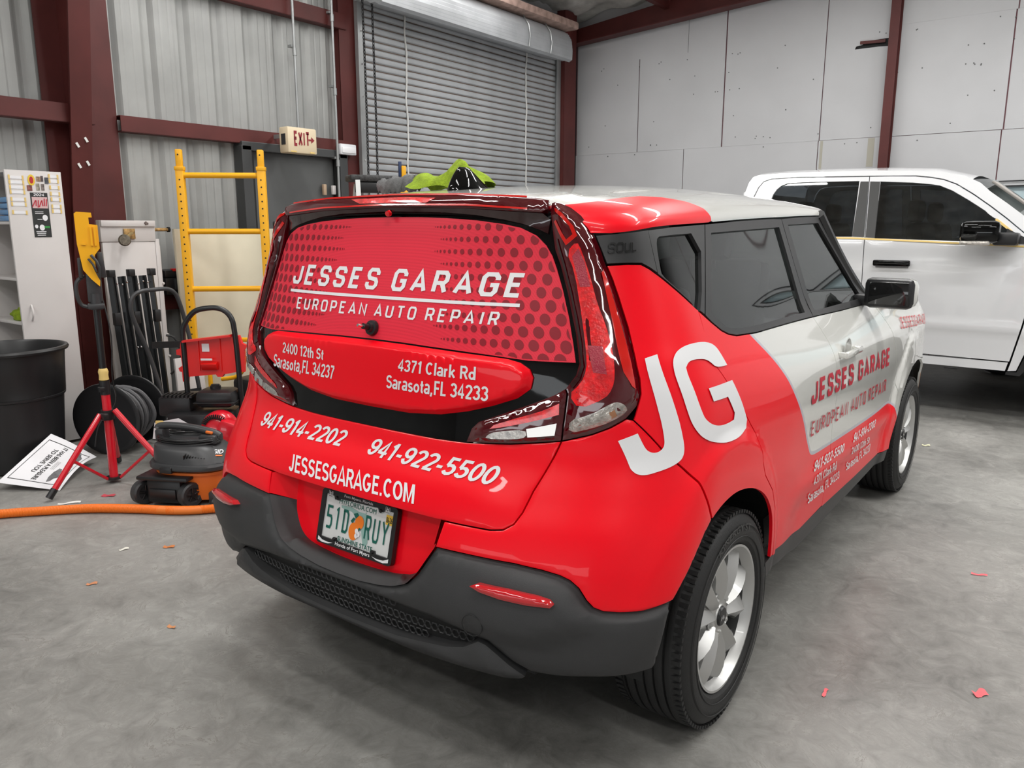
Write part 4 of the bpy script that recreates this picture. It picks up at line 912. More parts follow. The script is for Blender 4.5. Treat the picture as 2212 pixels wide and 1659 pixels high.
rr = [(1.1, .3), (.56, .3), (.56, .70), (.60, .80), (.68, .88), (.78, .93), (.9, .95), (1.1, .95)]
link('roof_skin', patch(ro, regions=[(rr, 1), (mir(rr), 1)], surf=roof, nrm=roofn, thick=.02, grid=.04, gap=0), [M_WHITE, M_RED], CAR)
# rear roof corner caps between roof and lamp (red side of the cant rail)
cc_ = [(.465, 1.517), (.478, 1.513), (.50, 1.501), (.525, 1.482), (.549, 1.455), (.563, 1.429), (.64, 1.434), (.66, 1.46), (.64, 1.50), (.56, 1.53), (.48, 1.53)]
# windscreen, cowl, bonnet
def wsf(s, t):
    s = np.asarray(s, float); t = np.asarray(t, float); y0 = 2.46 - .19 * s ** 2; y1 = 3.20 - .50 * s ** 2; z0 = 1.568 - .075 * s ** 2; z1 = 1.09 + 0 * s; w = .63 + .135 * t
    y = y0 + (y1 - y0) * t; return np.stack([w * s, y, z0 + (z1 - z0) * (t + .06 * np.sin(np.pi * t))], -1)
g = Geo(); g.grid(lambda a, b: tuple(wsf(a * 2 - 1, b)), 16, 10); link('windscreen', g, M_CAR_GLASS, CAR)
for s in (-1, 1): link('a_pillar', Geo().tube([tuple(wsf(s, t)) for t in np.linspace(-.02, 1.02, 12)], .028, 8), M_TRIM, CAR)
def hood(a, b):
    x = a * 2 - 1; y = 2.70 + 1.42 * b; w = float(S(float(u_of_y(y, 1.03)), 1.0)[0]) - .015
    return (x * w, y + (.45 * (1 - x * x) * (1 - b)), 1.095 - .09 * b ** 1.6 - .05 * b ** 6 + .03 * (1 - x * x) - .012 * abs(x) ** 8)
g = Geo(); g.grid(hood, 24, 20); link('bonnet', g, M_WHITE, CAR)
g = Geo().box((0, 3.0, 1.02), (1.3, .5, .1)); link('cowl', g, M_DARK, CAR)
# grooves where panels meet the livery break
# --- underbody, wheel housings, cabin
g = Geo().box((0, 2.1, .33), (1.5, 3.4, .12)).box((0, .42, .42), (1.2, .5, .2)).box((0, 3.9, .45), (1.4, .4, .4)); link('underbody', g, M_DARK, CAR, smooth=False)
for yw in (.75, 3.35):
    for sx in (-1, 1):
        g = Geo(); n = 24; vs = []; rr_ = .445 if yw < 1 else .43
        for xx in (.60, .835):
            vs += [(sx * xx, yw + rr_ * 1.0 * math.cos(a), .32 + rr_ * math.sin(a)) for a in np.linspace(.0, math.pi, n)]
        g.add(vs, [(i, i + 1, n + i + 1, n + i) for i in range(n - 1)] + [tuple(range(n))]); link('wheel_housing', g, M_DARK, CAR, smooth=False)
cab = sym([(0, .90), (.45, .92), (.60, 1.00), (.8, 1.00), (1.2, 1.0), (2.0, 1.0), (3.0, 1.0), (3.0, .34), (1.6, .34), (1.6, .75), (.7, .75), (.6, .50), (0, .50)])
g = Geo().box((0, 1.7, 1.0), (1.46, 1.9, .02)).box((0, .62, .98), (1.40, .35, .03)).box((0, 2.75, 1.0), (1.42, .35, .12)); link('cabin_floor', g, M_DARK, CAR, smooth=False)
M_SEAT = mat('black_seat_fabric', (.018, .018, .019), .85)
def seat(name, x, y, w, lab):
    s_ = link(name, Geo().box((x, y, 1.08), (w, .13, .50), rot=(-.2, 0, 0), bev=.05), M_SEAT, CAR, label=lab)
    link('headrest', Geo().box((x, y - .07, 1.40), (.26, .10, .16), rot=(-.15, 0, 0), bev=.04).cyl((x - .05, y - .05, 1.28), (x - .05, y - .06, 1.38), .007, 8).cyl((x + .05, y - .05, 1.28), (x + .05, y - .06, 1.38), .007, 8), M_SEAT, s_)
seat('front_seat', .36, 1.72, .48, 'front passenger seat back'); seat('front_seat', -.36, 1.72, .48, 'driver seat back')
s_ = link('rear_bench', Geo().box((0, .98, 1.06), (1.2, .14, .42), rot=(-.22, 0, 0), bev=.05), M_SEAT, CAR)
for x in (-.38, .38): link('headrest', Geo().box((x, .90, 1.32), (.25, .10, .14), bev=.04), M_SEAT, s_)
g = Geo().tube([(-.36 + .17 * math.cos(a), 2.35 + .06 * math.sin(a), 1.12 + .16 * math.sin(a)) for a in np.linspace(0, 2 * math.pi, 25)[:-1]], .014, 8, closed=True).box((-.36, 2.37, 1.12), (.12, .04, .1)); link('steering_wheel', g, M_SEAT, CAR)
link('dashboard', Geo().box((0, 2.72, 1.06), (1.36, .42, .12), bev=.04), M_SEAT, CAR)
link('rear_view_mirror', Geo().box((0, 2.32, 1.47), (.22, .03, .065), rot=(0, 0, -.2), bev=.01), M_BLK, CAR)
# --- door mirror
MR = link('door_mirror', Geo().box((.915, 2.49, 1.162), (.20, .10, .130), rot=(0, 0, -.10), bev=.035), M_WHITE, CAR, label='white capped door mirror')
link('mirror_casing', Geo().box((.905, 2.452, 1.162), (.205, .06, .134), rot=(0, 0, -.10), bev=.026).box((.80, 2.50, 1.125), (.10, .07, .05), bev=.012), M_BLK, MR)
link('mirror_glass', Geo().box((.908, 2.419, 1.163), (.165, .008, .100), rot=(0, 0, -.10), bev=.003), mat('mirror_dark', (.012, .012, .012), .06, spec=.6), MR)
ML = link('door_mirror', Geo().box((-.915, 2.49, 1.162), (.20, .12, .130), bev=.035).box((-.80, 2.50, 1.125), (.10, .07, .05), bev=.012), M_WHITE, CAR)
# --- front door handle
cu = smooth_poly([(2.256, 1.021), (2.386, 1.002), (2.353, .944), (2.262, .915), (2.179, .952)], 2)
o = patch(cu, off=lambda u, z, D: .0006 - .006 * sst(0, .02, D), thick=0, grid=.012, gap=0)
hc = V(S(2.285, .966)); 
DH = link('door_handle', Geo().box((hc.x + .028, hc.y, hc.z), (.018, .24, .026), rot=(0, 0, .0), bev=.008).box((hc.x + .012, hc.y - .105, hc.z), (.03, .02, .022), bev=.004).box((hc.x + .012, hc.y + .105, hc.z), (.03, .02, .022), bev=.004), M_WHITE, CAR)
g = Geo().lathe([(0, -.004), (.04, -.003), (.052, .0015), (.056, .0)], hc + V((.004, 0, 0)), (1, 0, 0), 32); link('handle_cup', g, mat('cup_paint', (.50, .50, .48), .3, coat=1), CAR)
# --- wheels
def wheel(x, y, sx, name, flip=False, ang=0):
    t = link('wheel' if name is None else name, Geo().lathe([(.2, -.19), (.222, -.195), (.222, -.18), (.205, -.15), (.20, -.05), (.206, -.025), (.2185, -.008), (.2185, .0), (.212, .0), (.204, -.012), (.197, -.03)], (x, y, .322), (sx, 0, 0), 64), M_ALLOY, CAR)
    # tyre with tread grooves
    pr = [(.219, -.006), (.232, .006), (.262, .012), (.290, .006), (.306, -.006), (.315, -.018)]
    for k in range(5):
        c0 = -.040 - k * .030
        pr += [(.3205, c0 + .014), (.3225, c0 + .006), (.3225, c0 - .006), (.3215, c0 - .008), (.3145, c0 - .0095), (.3145, c0 - .0135), (.3215, c0 - .015)]
    pr += [(.315, -.192), (.300, -.204), (.26, -.212), (.225, -.205)]
    link('tyre', Geo().lathe(pr, (x, y, .322), (sx, 0, 0), 96), M_RUB, t, angle=30)
    g = Geo()
    for k in range(90):                             # shoulder tread blocks
        a = 2 * math.pi * k / 90
        for xo, w in ((-.018, .028), (-.196, .024)):
            R_ = .3165; p = V((x + sx * xo, y + R_ * math.cos(a), .322 + R_ * math.sin(a)))
            g.box(p, (w, .0125, .010), rot=Matrix.Rotation(a + math.pi / 2, 4, 'X'))
    tag(link('tread_blocks', g, M_RUB, t, smooth=False), kind='stuff')
    for rr_, hh in ((.246, .0088), (.279, .0100)):
        link('sidewall_rib', Geo().lathe([(rr_ - .0015, hh + .001), (rr_, hh + .003), (rr_ + .0015, hh + .001)], (x, y, .322), (sx, 0, 0), 64), M_RUB, t)
    decal('sidewall_lettering', font_geo('KINERGY ST', .01), [(0, 1), (1, 1), (1, 0), (0, 0)], mat('sidewall_letter', (.035, .035, .035), .45), t, 0,
          surf=lambda u, v: np.stack([x + sx * (.0125 + 0 * u), y + (.262 + .022 * v) * np.cos(2.05 - u * .9) * (1 if sx > 0 else -1), .322 + (.262 + .022 * v) * np.sin(2.05 - u * .9)], -1), nrm=lambda u, v: np.stack([sx + 0 * u, 0 * u, 0 * u], -1)) if sx > 0 and y < 1 else None
    # spokes: five pairs of faceted blades
    sp = None
    for k in range(5):
        a0 = ang + 2 * math.pi * k / 5
        def P(r, t_, h): 
            a = a0 + t_; return (x + sx * h, y + r * math.cos(a), .322 + r * math.sin(a))
        g = Geo()
        for s2 in (-1, 1):
            rows = [(.050, .02, .60, -.030, -.018), (.085, .02, .50, -.030, -.008), (.125, .05, .47, -.028, -.005), (.165, .10, .49, -.030, -.009), (.190, .125, .52, -.036, -.016), (.2045, .13, .55, -.044, -.024)]
            vs = []
            for r, t0, t1, h0, h1 in rows:
                tm = (t0 + t1) / 2
                vs += [P(r, s2 * t0, h0), P(r, s2 * (t0 * .45 + t1 * .55), h1), P(r, s2 * t1, h0 - .004), P(r, s2 * t1, h0 - .028), P(r, s2 * t0, h0 - .028)]
            fs = []
            for i in range(len(rows) - 1):
                for q in range(5): fs.append((i * 5 + q, i * 5 + (q + 1) % 5, (i + 1) * 5 + (q + 1) % 5, (i + 1) * 5 + q))
            g.add(vs, fs + [(0, 1, 2, 3, 4), (25, 26, 27, 28, 29)])
        # valley between the two blades near the rim
        g.add([P(.05, -.06, -.036), P(.05, .06, -.036), P(.105, .07, -.040), P(.105, -.07, -.040)], [(0, 1, 2, 3)])
        link('spoke', g, M_ALLOY, t, angle=22)
    link('hub', Geo().lathe([(0, -.022), (.034, -.022), (.036, -.026), (.052, -.024), (.072, -.034), (.088, -.055)], (x, y, .322), (sx, 0, 0), 40), M_ALLOY, t)
    link('centre_cap', Geo().lathe([(0, -.014), (.026, -.015), (.030, -.020), (.030, -.024)], (x, y, .322), (sx, 0, 0), 32), M_BLK, t)
    g = Geo()
    for sgn in (-1, 1):
        g.tube([(x + sx * -.013, y + sx * q[0], .322 + q[1]) for q in ([(-.018, -.006), (-.018, .006), (-.011, -.003), (-.004, .006), (-.004, -.006)] if sgn < 0 else [(.003, -.006), (.003, .006), (.010, -.006), (.017, .006), (.017, -.006)])], .0016, 5)
    link('cap_emblem', g, M_CHROME, t)
    for k in range(5):
        a = ang + math.pi / 5 + 2 * math.pi * k / 5; c0 = V((x, y + .057 * math.cos(a), .322 + .057 * math.sin(a)))
        nut = Geo().lathe([(0, -.020), (.006, -.020), (.008, -.026), (.011, -.030), (.011, -.040)], c0, (sx, 0, 0), 6); nut.lathe([(.0125, -.034), (.019, -.026), (.021, -.030)], c0, (sx, 0, 0), 20)
        link('wheel_nut', nut, M_ALLOY, t)
    link('brake_disc', Geo().lathe([(0, -.085), (.14, -.085), (.14, -.095), (0, -.095)], (x, y, .322), (sx, 0, 0), 40), mat('disc_steel', (.12, .11, .10), .4, metal=.8), t)
    link('barrel', Geo().lathe([(.199, -.03), (.195, -.19)], (x, y, .322), (sx, 0, 0), 48), mat('barrel', (.10, .10, .10), .5, metal=.5), t)
    v0 = ang - .38
    link('valve', Geo().cyl((x - sx * .05, y + .185 * math.cos(v0), .322 + .185 * math.sin(v0)), (x - sx * .018, y + .18 * math.cos(v0), .322 + .18 * math.sin(v0)), .004, 8), M_CHROME, t)
wheel(.885, .75, 1, None, ang=1.32); wheel(.885, 3.35, 1, None, ang=1.55); wheel(-.885, .75, -1, None, ang=.4); wheel(-.885, 3.35, -1, None, ang=.9)
link('rear_axle', Geo().cyl((-.7, .75, .30), (.7, .75, .30), .04, 12), M_DARK, CAR)
link('amber_side_marker', patch(yl([(3.775, .66), (3.79, .66), (3.805, .50), (3.79, .50)]), off=.003, thick=.004, grid=.05, gap=0), mat('amber', (.55, .20, .03), .3), CAR)
# --- wiper hub, antenna
wc = V(S(0, 1.1687)); nn = V(N(0, 1.1687))
g = Geo().lathe([(.0, .012), (.012, .012), (.014, .004), (.021, .003), (.023, -.006), (.0, -.006)], wc, nn, 32).cyl(wc + nn * .01, wc + nn * .032, .0085, 12); o = link('wiper_hub', g, M_BLK, CAR)
link('wiper_stud', Geo().cyl(wc + nn * .03, wc + nn * .052, .0042, 8), M_CHROME, CAR)
# fin antenna
g = Geo(); rows = []
for k in range(9):
    t = k / 8; L0 = .552 + .045 * t ** 1.5; L1 = .775 - .130 * t ** .8; w = .038 * (1 - t) ** .6 + .007
    z = 1.558 + .075 * t
    rows.append([(w * math.sin(a) * (1.0 if math.cos(a) > -.3 else .9), (L0 + L1) / 2 - (L1 - L0) / 2 * math.cos(a), z + (.012 * (1 - t)) * 0) for a in np.linspace(0, 2 * math.pi, 17)[:-1]])
g.add([p for r_ in rows for p in r_], [(i * 16 + j, i * 16 + (j + 1) % 16, (i + 1) * 16 + (j + 1) % 16, (i + 1) * 16 + j) for i in range(8) for j in range(16)] + [tuple(8 * 16 + j for j in range(16))]); link('fin_antenna', g, M_GLOSS, CAR, angle=60)
# --- number plate
PL = link('number_plate', Geo().box((0, .124, .6), (.30, .003, .146), rot=(-.24, 0, 0)), mat('plate_white', (.66, .67, .66), .4), CAR, smooth=False)
Rx = Matrix.Rotation(-.24, 3, 'X'); po = V((0, .124, .6)); ex = V((1, 0, 0)); ez = Rx @ V((0, 0, 1)); en = Rx @ V((0, -1, 0))
def plt(x, z, h=0): return tuple(po + ex * x + ez * z + en * h)
ps = (lambda u, v: np.array(po) + np.asarray(u)[..., None] * np.array(ex) + np.asarray(v)[..., None] * np.array(ez) + np.array(en) * .002, lambda u, v: np.array(en) + 0 * np.asarray(u)[..., None])
# frame as four bars with rounded corners
fo = smooth_poly([(-.158, -.081), (.158, -.081), (.158, .081), (-.158, .081)], 1); 
def rrect(w, h, r, n=5):
    o = []
    for cx, cy, a0 in ((w - r, h - r, 0), (-w + r, h - r, 90), (-w + r, -h + r, 180), (w - r, -h + r, 270)):
        for k in range(n + 1): a = math.radians(a0 + 90 * k / n); o.append((cx + r * math.cos(a), cy + r * math.sin(a)))
    return o
inn_ = [(-.142, -.062), (-.088, -.062), (-.086, -.054), (-.074, -.054), (-.072, -.062), (.072, -.064), (.074, -.054), (.088, -.054), (.090, -.062), (.142, -.062), (.142, .068), (.105, .068), (.100, .060), (.084, .060), (.080, .068), (-.080, .062), (-.084, .056), (-.100, .056), (-.105, .066), (-.142, .068)]
FRM = link('plate_frame', patch(rrect(.158, .082, .012), holes=[inn_], off=.006, thick=.016, grid=.03, gap=0, surf=ps[0], nrm=ps[1]), M_BLK, PL)
def pd(name, geo, q, m, off=.001): return decal(name, geo, q, m, PL, off, *ps, sub=False)
def qd(x0, x1, z0, z1): return [(x0, z1), (x1, z1), (x1, z0), (x0, z0)]
pd('plate_characters', stroke_geo('51D', wd=.52, wt=.115, gapc=.42), qd(-.130, -.036, -.034, .038), M_GRN, .0015)
pd('plate_characters', stroke_geo('RUY', wd=.52, wt=.115, gapc=.42), qd(.034, .128, -.034, .038), M_GRN, .0015)
pd('plate_domain_text', font_geo('MYFLORIDA.COM', .0), qd(-.085, .070, .047, .061), M_GRN)
pd('plate_motto_text', font_geo('SUNSHINE STATE', .01), qd(-.072, .074, -.061, -.047), M_GRN)
fl_ = np.array([(-.075, .044), (-.030, .046), (.0, .040), (.028, .040), (.030, .046), (.034, .030), (.045, -.010), (.052, -.040), (.046, -.052), (.034, -.050), (.026, -.030), (.012, .016), (-.010, .026), (-.030, .034), (-.072, .036)])
pd('state_outline', (np.array([(p[0] + .08, p[1] + .06) for p in fl_]) / np.array([.16, .12]), [tuple(range(15))]), qd(-.08, .08, -.06, .06), mat('pale_green', (.26, .42, .38), .5), .0004)
def disc(cx, cz, rx, rz_, n=20): return [(cx + rx * math.cos(2 * math.pi * k / n), cz + rz_ * math.sin(2 * math.pi * k / n)) for k in range(n)]
def pflat(name, poly, m, h):
    g = Geo(); g.add([plt(a, b, h) for a, b in poly], [tuple(range(len(poly)))]); return link(name, g, m, PL, smooth=False)
MO_ = mat('orange_fruit', (.85, .20, .01), .5)
pflat('orange_fruit', disc(-.010, -.020, .020, .026), MO_, .0035); pflat('orange_fruit', disc(.010, .010, .018, .020), MO_, .0038)
for pz_ in ([(-.018, .030), (-.002, .036), (.004, .028), (-.006, .018)], [(-.026, .008), (-.016, .020), (-.008, .018), (-.018, .002)], [(.008, -.014), (.020, -.010), (.016, -.004), (.010, -.006)]): pflat('leaf', pz_, M_GRN, .0042)
for cx, cz in ((.004, -.016), (.012, -.024), (.004, -.030)): pflat('blossom', disc(cx, cz, .007, .008, 8), M_VINYL, .0046)
o = pflat('registration_sticker', [(.112, .028), (.139, .028), (.139, .056), (.112, .056)], mat('yellow_sticker', (.75, .48, .05), .5), .003)
pd('sticker_text', font_geo('06-26', .01), qd(.114, .137, .034, .050), M_INK, .0022)
pd('frame_top_text', font_geo('Fort Myers, Florida', .01), qd(-.060, .060, .0685, .0785), M_VINYL, .0075)
pd('frame_bottom_text', font_geo('Honda of Fort Myers', .015), qd(-.072, .074, -.0775, -.0640), M_VINYL, .0075)
for sx in (-1, 1):
    pd('frame_swoosh', (np.array([(0, .3), (.3, 0), (.7, .1), (1, .5), (.7, .35), (.3, .45), (0, 1)]), [(0, 1, 2, 3, 4, 5, 6)]) if sx < 0 else (np.array([(1, .3), (.7, 0), (.3, .1), (0, .5), (.3, .35), (.7, .45), (1, 1)]), [(0, 1, 2, 3, 4, 5, 6)]), qd(sx * .115 - .033, sx * .115 + .033, -.078, -.062), M_VINYL, .0075)
    cx = -.118 if sx < 0 else .120
    pd('frame_emblem', (np.array([(.0, 0), (.25, 0), (.32, .45), (.68, .45), (.75, 0), (1, 0), (.9, 1), (.7, 1), (.66, .6), (.34, .6), (.3, 1), (.1, 1)]), [(0, 1, 2, 9, 10, 11), (2, 3, 8, 9), (3, 4, 5, 6, 7, 8)]), qd(cx - .006, cx + .006, .0655, .0775), M_VINYL, .0075)
    ring = [plt(cx + a, .0715 + b, .0095) for a, b in rrect(.009, .0085, .003)]
    link('emblem_ring', Geo().tube(ring, .0007, 4, closed=True), M_CHROME, PL)
for x_, z_ in ((-.092, .062), (.092, .062), (-.080, -.058), (.081, -.058)): link('plate_screw', Geo().lathe([(0, .004), (.004, .004), (.006, .0)], V(plt(x_, z_, .0085)), en, 12), M_BLK, PL)
# --- lettering on the wrap
HO = lambda u, z: .0175 + 0 * u
def XQ(q): return [(float(u_of_x(x, z)), z) for x, z in q]
words('window_lettering', stroke_geo, 'JESSES GARAGE', [(-.349, 1.341), (.388, 1.341), (.377, 1.275), (-.340, 1.275)], M_VINYL, GLS, -.0075, wd=.60, wt=.175, gapc=.45, shear=.10)
decal('window_underline', (np.array([(0., 0), (1, 0), (1, 1), (0, 1)]), [(0, 1, 2, 3)]), [(-.339, 1.2585), (.375, 1.2605), (.374, 1.2520), (-.337, 1.2500)], M_VINYL, GLS, -.0075)
words('window_lettering', stroke_geo, 'EUROPEAN AUTO REPAIR', [(-.298, 1.238), (.333, 1.240), (.327, 1.200), (-.288, 1.198)], M_VINYL, GLS, -.0075, wd=.58, wt=.15, gapc=.52, shear=.10)
for s_, q in (('2400 12th St', [(-.281, 1.095), (-.128, 1.095), (-.130, 1.062), (-.280, 1.062)]), ('Sarasota,FL 34237', [(-.314, 1.053), (-.091, 1.050), (-.096, 1.009), (-.317, 1.012)]), ('4371 Clark Rd', [(.103, 1.096), (.288, 1.098), (.283, 1.064), (.097, 1.063)]), ('Sarasota,FL 34233', [(.067, 1.048), (.309, 1.051), (.304, 1.012), (.063, 1.010)])):
    words('address_lettering', bf, s_, q, M_VINYL, HD, lambda u, z: HO(u, z))
TO = lambda u, z: .0022 + .010 * np.exp(-((z - .775) / .045) ** 2) * sst(.40, .30, np.abs(u))
for s_, q in (('941-914-2202', [(-.346, .858), (-.047, .864), (-.047, .818), (-.346, .812)]), ('941-922-5500', [(.026, .861), (.332, .850), (.330, .803), (.024, .816)])):
    decal('phone_number', bf(s_, .030, .25), q, M_VINYL, CAR, TO)
decal('web_address', bf('JESSESGARAGE.COM', .022), [(-.192, .766), (.172, .770), (.178, .726), (-.186, .721)], M_VINYL, CAR, TO)
J = [(.655, 1.131), (.698, 1.139), (.706, 1.042), (.736, .924), (.738, .900), (.732, .884), (.718, .875), (.690, .866), (.651, .858), (.62, .852), (.600, .855), (.588, .862), (.578, .872), (.551, .935), (.597, .953), (.614, .915), (.629, .905), (.646, .904), (.66, .910), (.669, .921), (.668, .943), (.653, 1.041)]
Gp_ = [(1.091, 1.076), (1.075, 1.107), (1.052, 1.132), (1.008, 1.147), (.929, 1.153), (.841, 1.153), (.785, 1.144), (.758, 1.128), (.747, 1.109), (.744, 1.072), (.763, .983), (.789, .947), (.834, .918), (.918, .896), (1.009, .884), (1.094, .882), (1.156, .892), (1.166, .914), (1.137, .965), (1.094, 1.035), (.906, 1.038), (.926, 1.002), (1.043, .998), (1.077, .949), (1.069, .932), (1.02, .93), (.934, .937), (.871, .954), (.833, .98), (.802, 1.075), (.804, 1.1), (.827, 1.113), (.872, 1.115), (.947, 1.109), (.989, 1.096), (1.019, 1.079)]
link('initials_lettering', patch(soften(J), off=.0028, thick=0, grid=.013, gap=0), M_VINYL, CAR, label='large white letter J'); link('initials_lettering', patch(soften(Gp_), off=.0028, thick=0, grid=.013, gap=0), M_VINYL, CAR, label='large white letter G')
words('side_lettering', stroke_geo, 'JESSES GARAGE', [(1.786, .933), (3.006, .904), (3.058, .811), (1.796, .845)], M_RTXT, CAR, .0030, wd=.60, wt=.19, gapc=.42, shear=.06)
words('side_lettering', stroke_geo, 'EUROPEAN AUTO REPAIR', [(1.863, .781), (3.094, .749), (3.160, .676), (1.921, .716)], M_RTXT, CAR, .0030, wd=.58, wt=.14, gapc=.52, shear=.06)
for s_, q in (('941-922-5500', [(2.047, .609), (2.47, .585), (2.466, .551), (2.045, .569)]), ('4371 Clark Rd', [(2.059, .55), (2.37, .535), (2.409, .491), (2.069, .513)]), ('Sarasota, FL 34233', [(2.039, .489), (2.493, .464), (2.52, .423), (2.074, .438)]), ('941-914-2202', [(2.62, .592), (3.025, .576), (3.021, .543), (2.612, .553)]), ('2400 12th St', [(2.604, .536), (2.949, .514), (2.998, .469), (2.639, .498)]), ('Sarasota, FL 34237', [(2.593, .472), (3.038, .457), (3.07, .412), (2.623, .427)])):
    words('side_contact_lettering', bf, s_, q, M_VINYL, CAR, .0030, shear=.2 if s_.startswith('941') else 0)
def ys_(pts): return yl(pts)
decal('fender_lettering', stroke_geo('JESSESGARAGE', wd=.6, wt=.13, gapc=.5), yl([(2.95, 1.01), (3.75, .96), (3.75, .90), (2.95, .95)]), mat('faded_red_vinyl', (.60, .12, .13), .4), CAR, .0030)
decal('pillar_emboss_lettering', stroke_geo('SOUL', wd=.85, wt=.16, gapc=.1), [(.597, 1.410), (.697, 1.412), (.690, 1.388), (.592, 1.384)], mat('emboss_black', (.012, .012, .012), .25), CAR, .0075)
# halftone dots printed on the window film
g = Geo(); g.n = []; g.keep = True
glp = sym(gl)
for r_ in range(11):
    z = 1.452 - r_ * .0325; xr = .462 + .030 * r_ / 10 + (.018 if r_ % 2 else 0); rad0 = .0130 + .0035 * r_ / 10; xk = xr
    for k in range(15):
        rad = rad0 * (1 - k / 15.0) + .0008; xk = xk - (.0355 * (1 - k / 15.0) + .0045) if k else xk
        for s2 in (-1, 1):
            u0 = s2 * xk
            pts = [(u0 + rad * .80 * math.cos(a), z + rad * math.sin(a)) for a in np.linspace(0, 2 * math.pi, 17)[:-1]]
            if not inpoly(np.array(pts), inset(glp, .004)).all(): 
                pts = [p for p in pts if inpoly(np.array([p]), inset(glp, .003))[0]]
                if len(pts) < 6: continue
            P = np.array(pts); X = S(P[:, 0], P[:, 1]) + N(P[:, 0], P[:, 1]) * -.0082; o_ = len(g.v); g.v += [tuple(p) for p in X]
            f = tuple(range(o_, o_ + len(pts))); n0 = N(u0, z)
            if np.dot(np.cross(X[1] - X[0], X[2] - X[0]), n0) < 0: f = f[::-1]
            g.f.append(f); g.m.append(0); g.n += [tuple(n0)] * len(pts)
tag(link('halftone_dots', g, M_DOT, GLS), kind='stuff')
# ------------------------------------------------------------ white pickup truck behind
TR = thing('pickup_truck', (.2, 6.4, 0), 'white crew cab pickup with masking tape under its windows, behind the hatchback', 'truck')
def TS(x, z):
    x = np.asarray(x, float); z = np.asarray(z, float)
    y = 5.45 + .30 * np.maximum(z - 1.33, 0) + .018 * sst(.78, .45, z) - .012 * np.exp(-((z - .70) / .035) ** 2) + .030 * (1 - np.clip((z - .4) / .9, 0, 1)) ** 2 + .9 * np.maximum(x - 2.75, 0) ** 2
    return np.stack([x + 0 * z, y, z + 0 * x], -1)
def TN(x, z, e=1e-3):
    a = TS(np.asarray(x) + e, z) - TS(np.asarray(x) - e, z); b = TS(x, np.asarray(z) + e) - TS(x, np.asarray(z) - e); n = np.cross(a, b); n /= np.linalg.norm(n, axis=-1, keepdims=True); return n
YC = 6.45
def tp(name, outer, m, holes=(), off=0.0, thick=.02, grid=.06, gap=.003, lab=None, far=True, parent=None):
    g = patch(outer, holes=holes, off=off, thick=thick, grid=grid, gap=gap, surf=TS, nrm=TN)
    o = link(name, g, m, parent or TR, label=lab)
    if far:
        me = o.data.copy(); me.flip_normals(); vv = np.empty(len(me.vertices) * 3); me.vertices.foreach_get('co', vv); vv = vv.reshape(-1, 3); vv[:, 1] = 2 * (YC - 6.4) - vv[:, 1]; me.vertices.foreach_set('co', vv.ravel()); me.update()
        c_ = bpy.data.objects.new(name, me); COL.objects.link(c_); c_.parent = parent or TR
    return o
rg_ = [(-.735, 1.37), (-.735, 1.60), (-.707, 1.69), (-.687, 1.75), (-.651, 1.792), (-.611, 1.812), (-.533, 1.820), (-.302, 1.820), (-.014, 1.815), (-.002, 1.802), (-.001, 1.372)]
rwin = soften([(-.72, 1.37), (-.715, 1.65), (-.69, 1.75), (-.62, 1.812), (-.50, 1.821), (-.01, 1.815), (0, 1.372)], 1)
fwin = [(.170, 1.362), (.148, 1.806), (.385, 1.790), (.517, 1.773), (.576, 1.762), (.667, 1.722), (.788, 1.647), (.908, 1.566), (1.055, 1.450), (1.185, 1.335), (.78, 1.345)]
rdoor = [(-.86, 1.20), (-.858, 1.707), (-.83, 1.786), (-.794, 1.833), (-.737, 1.853), (-.513, 1.860), (.062, 1.848), (.080, 1.60), (.098, 1.37), (.105, 1.037), (.115, .473), (-.45, .48), (-.50, .75), (-.70, .98)]
tp('rear_cab_door', rdoor, M_TRUCK, [rwin])
fdoor = [(.062, 1.848), (.22, 1.845), (.400, 1.838), (.511, 1.823), (.599, 1.804), (.689, 1.767), (.81, 1.69), (.93, 1.602), (1.047, 1.51), (1.166, 1.409), (1.215, 1.36), (1.235, 1.10), (1.235, .80), (1.225, .73), (1.175, .465), (.607, .471), (.115, .473), (.105, 1.037), (.098, 1.37), (.080, 1.60)]
tp('front_cab_door', fdoor, M_TRUCK, [fwin])
tp('rear_door_window', rwin, M_DK_GLASS, off=-.012, thick=0, gap=-.004); tp('front_door_window', fwin, M_DK_GLASS, off=-.012, thick=0, gap=-.004)
M_PIL = mat('grey_black_pillar', (.035, .035, .034), .4)
tp('b_pillar_cover', [(-.003, 1.812), (.064, 1.810), (.080, 1.60), (.095, 1.368), (-.002, 1.371)], M_PIL, off=.004, thick=.02)
tp('b_pillar_cover', [(.070, 1.810), (.150, 1.806), (.175, 1.362), (.101, 1.366), (.086, 1.60)], M_PIL, off=.004, thick=.02)
tp('masking_tape', [(-.74, 1.369), (-.002, 1.368), (.58, 1.345), (.805, 1.335), (1.20, 1.318), (1.20, 1.306), (.805, 1.322), (.58, 1.333), (-.002, 1.355), (-.74, 1.358)], M_TAPE, off=.004, thick=.004, far=False, gap=0, lab='yellow tape along the window line')
tp('masking_tape', [(.985, 1.512), (1.06, 1.452), (1.19, 1.335), (1.25, 1.27), (1.25, 1.255), (1.18, 1.325), (1.05, 1.440), (.975, 1.500)], M_TAPE, off=.004, thick=.004, far=False, gap=0)
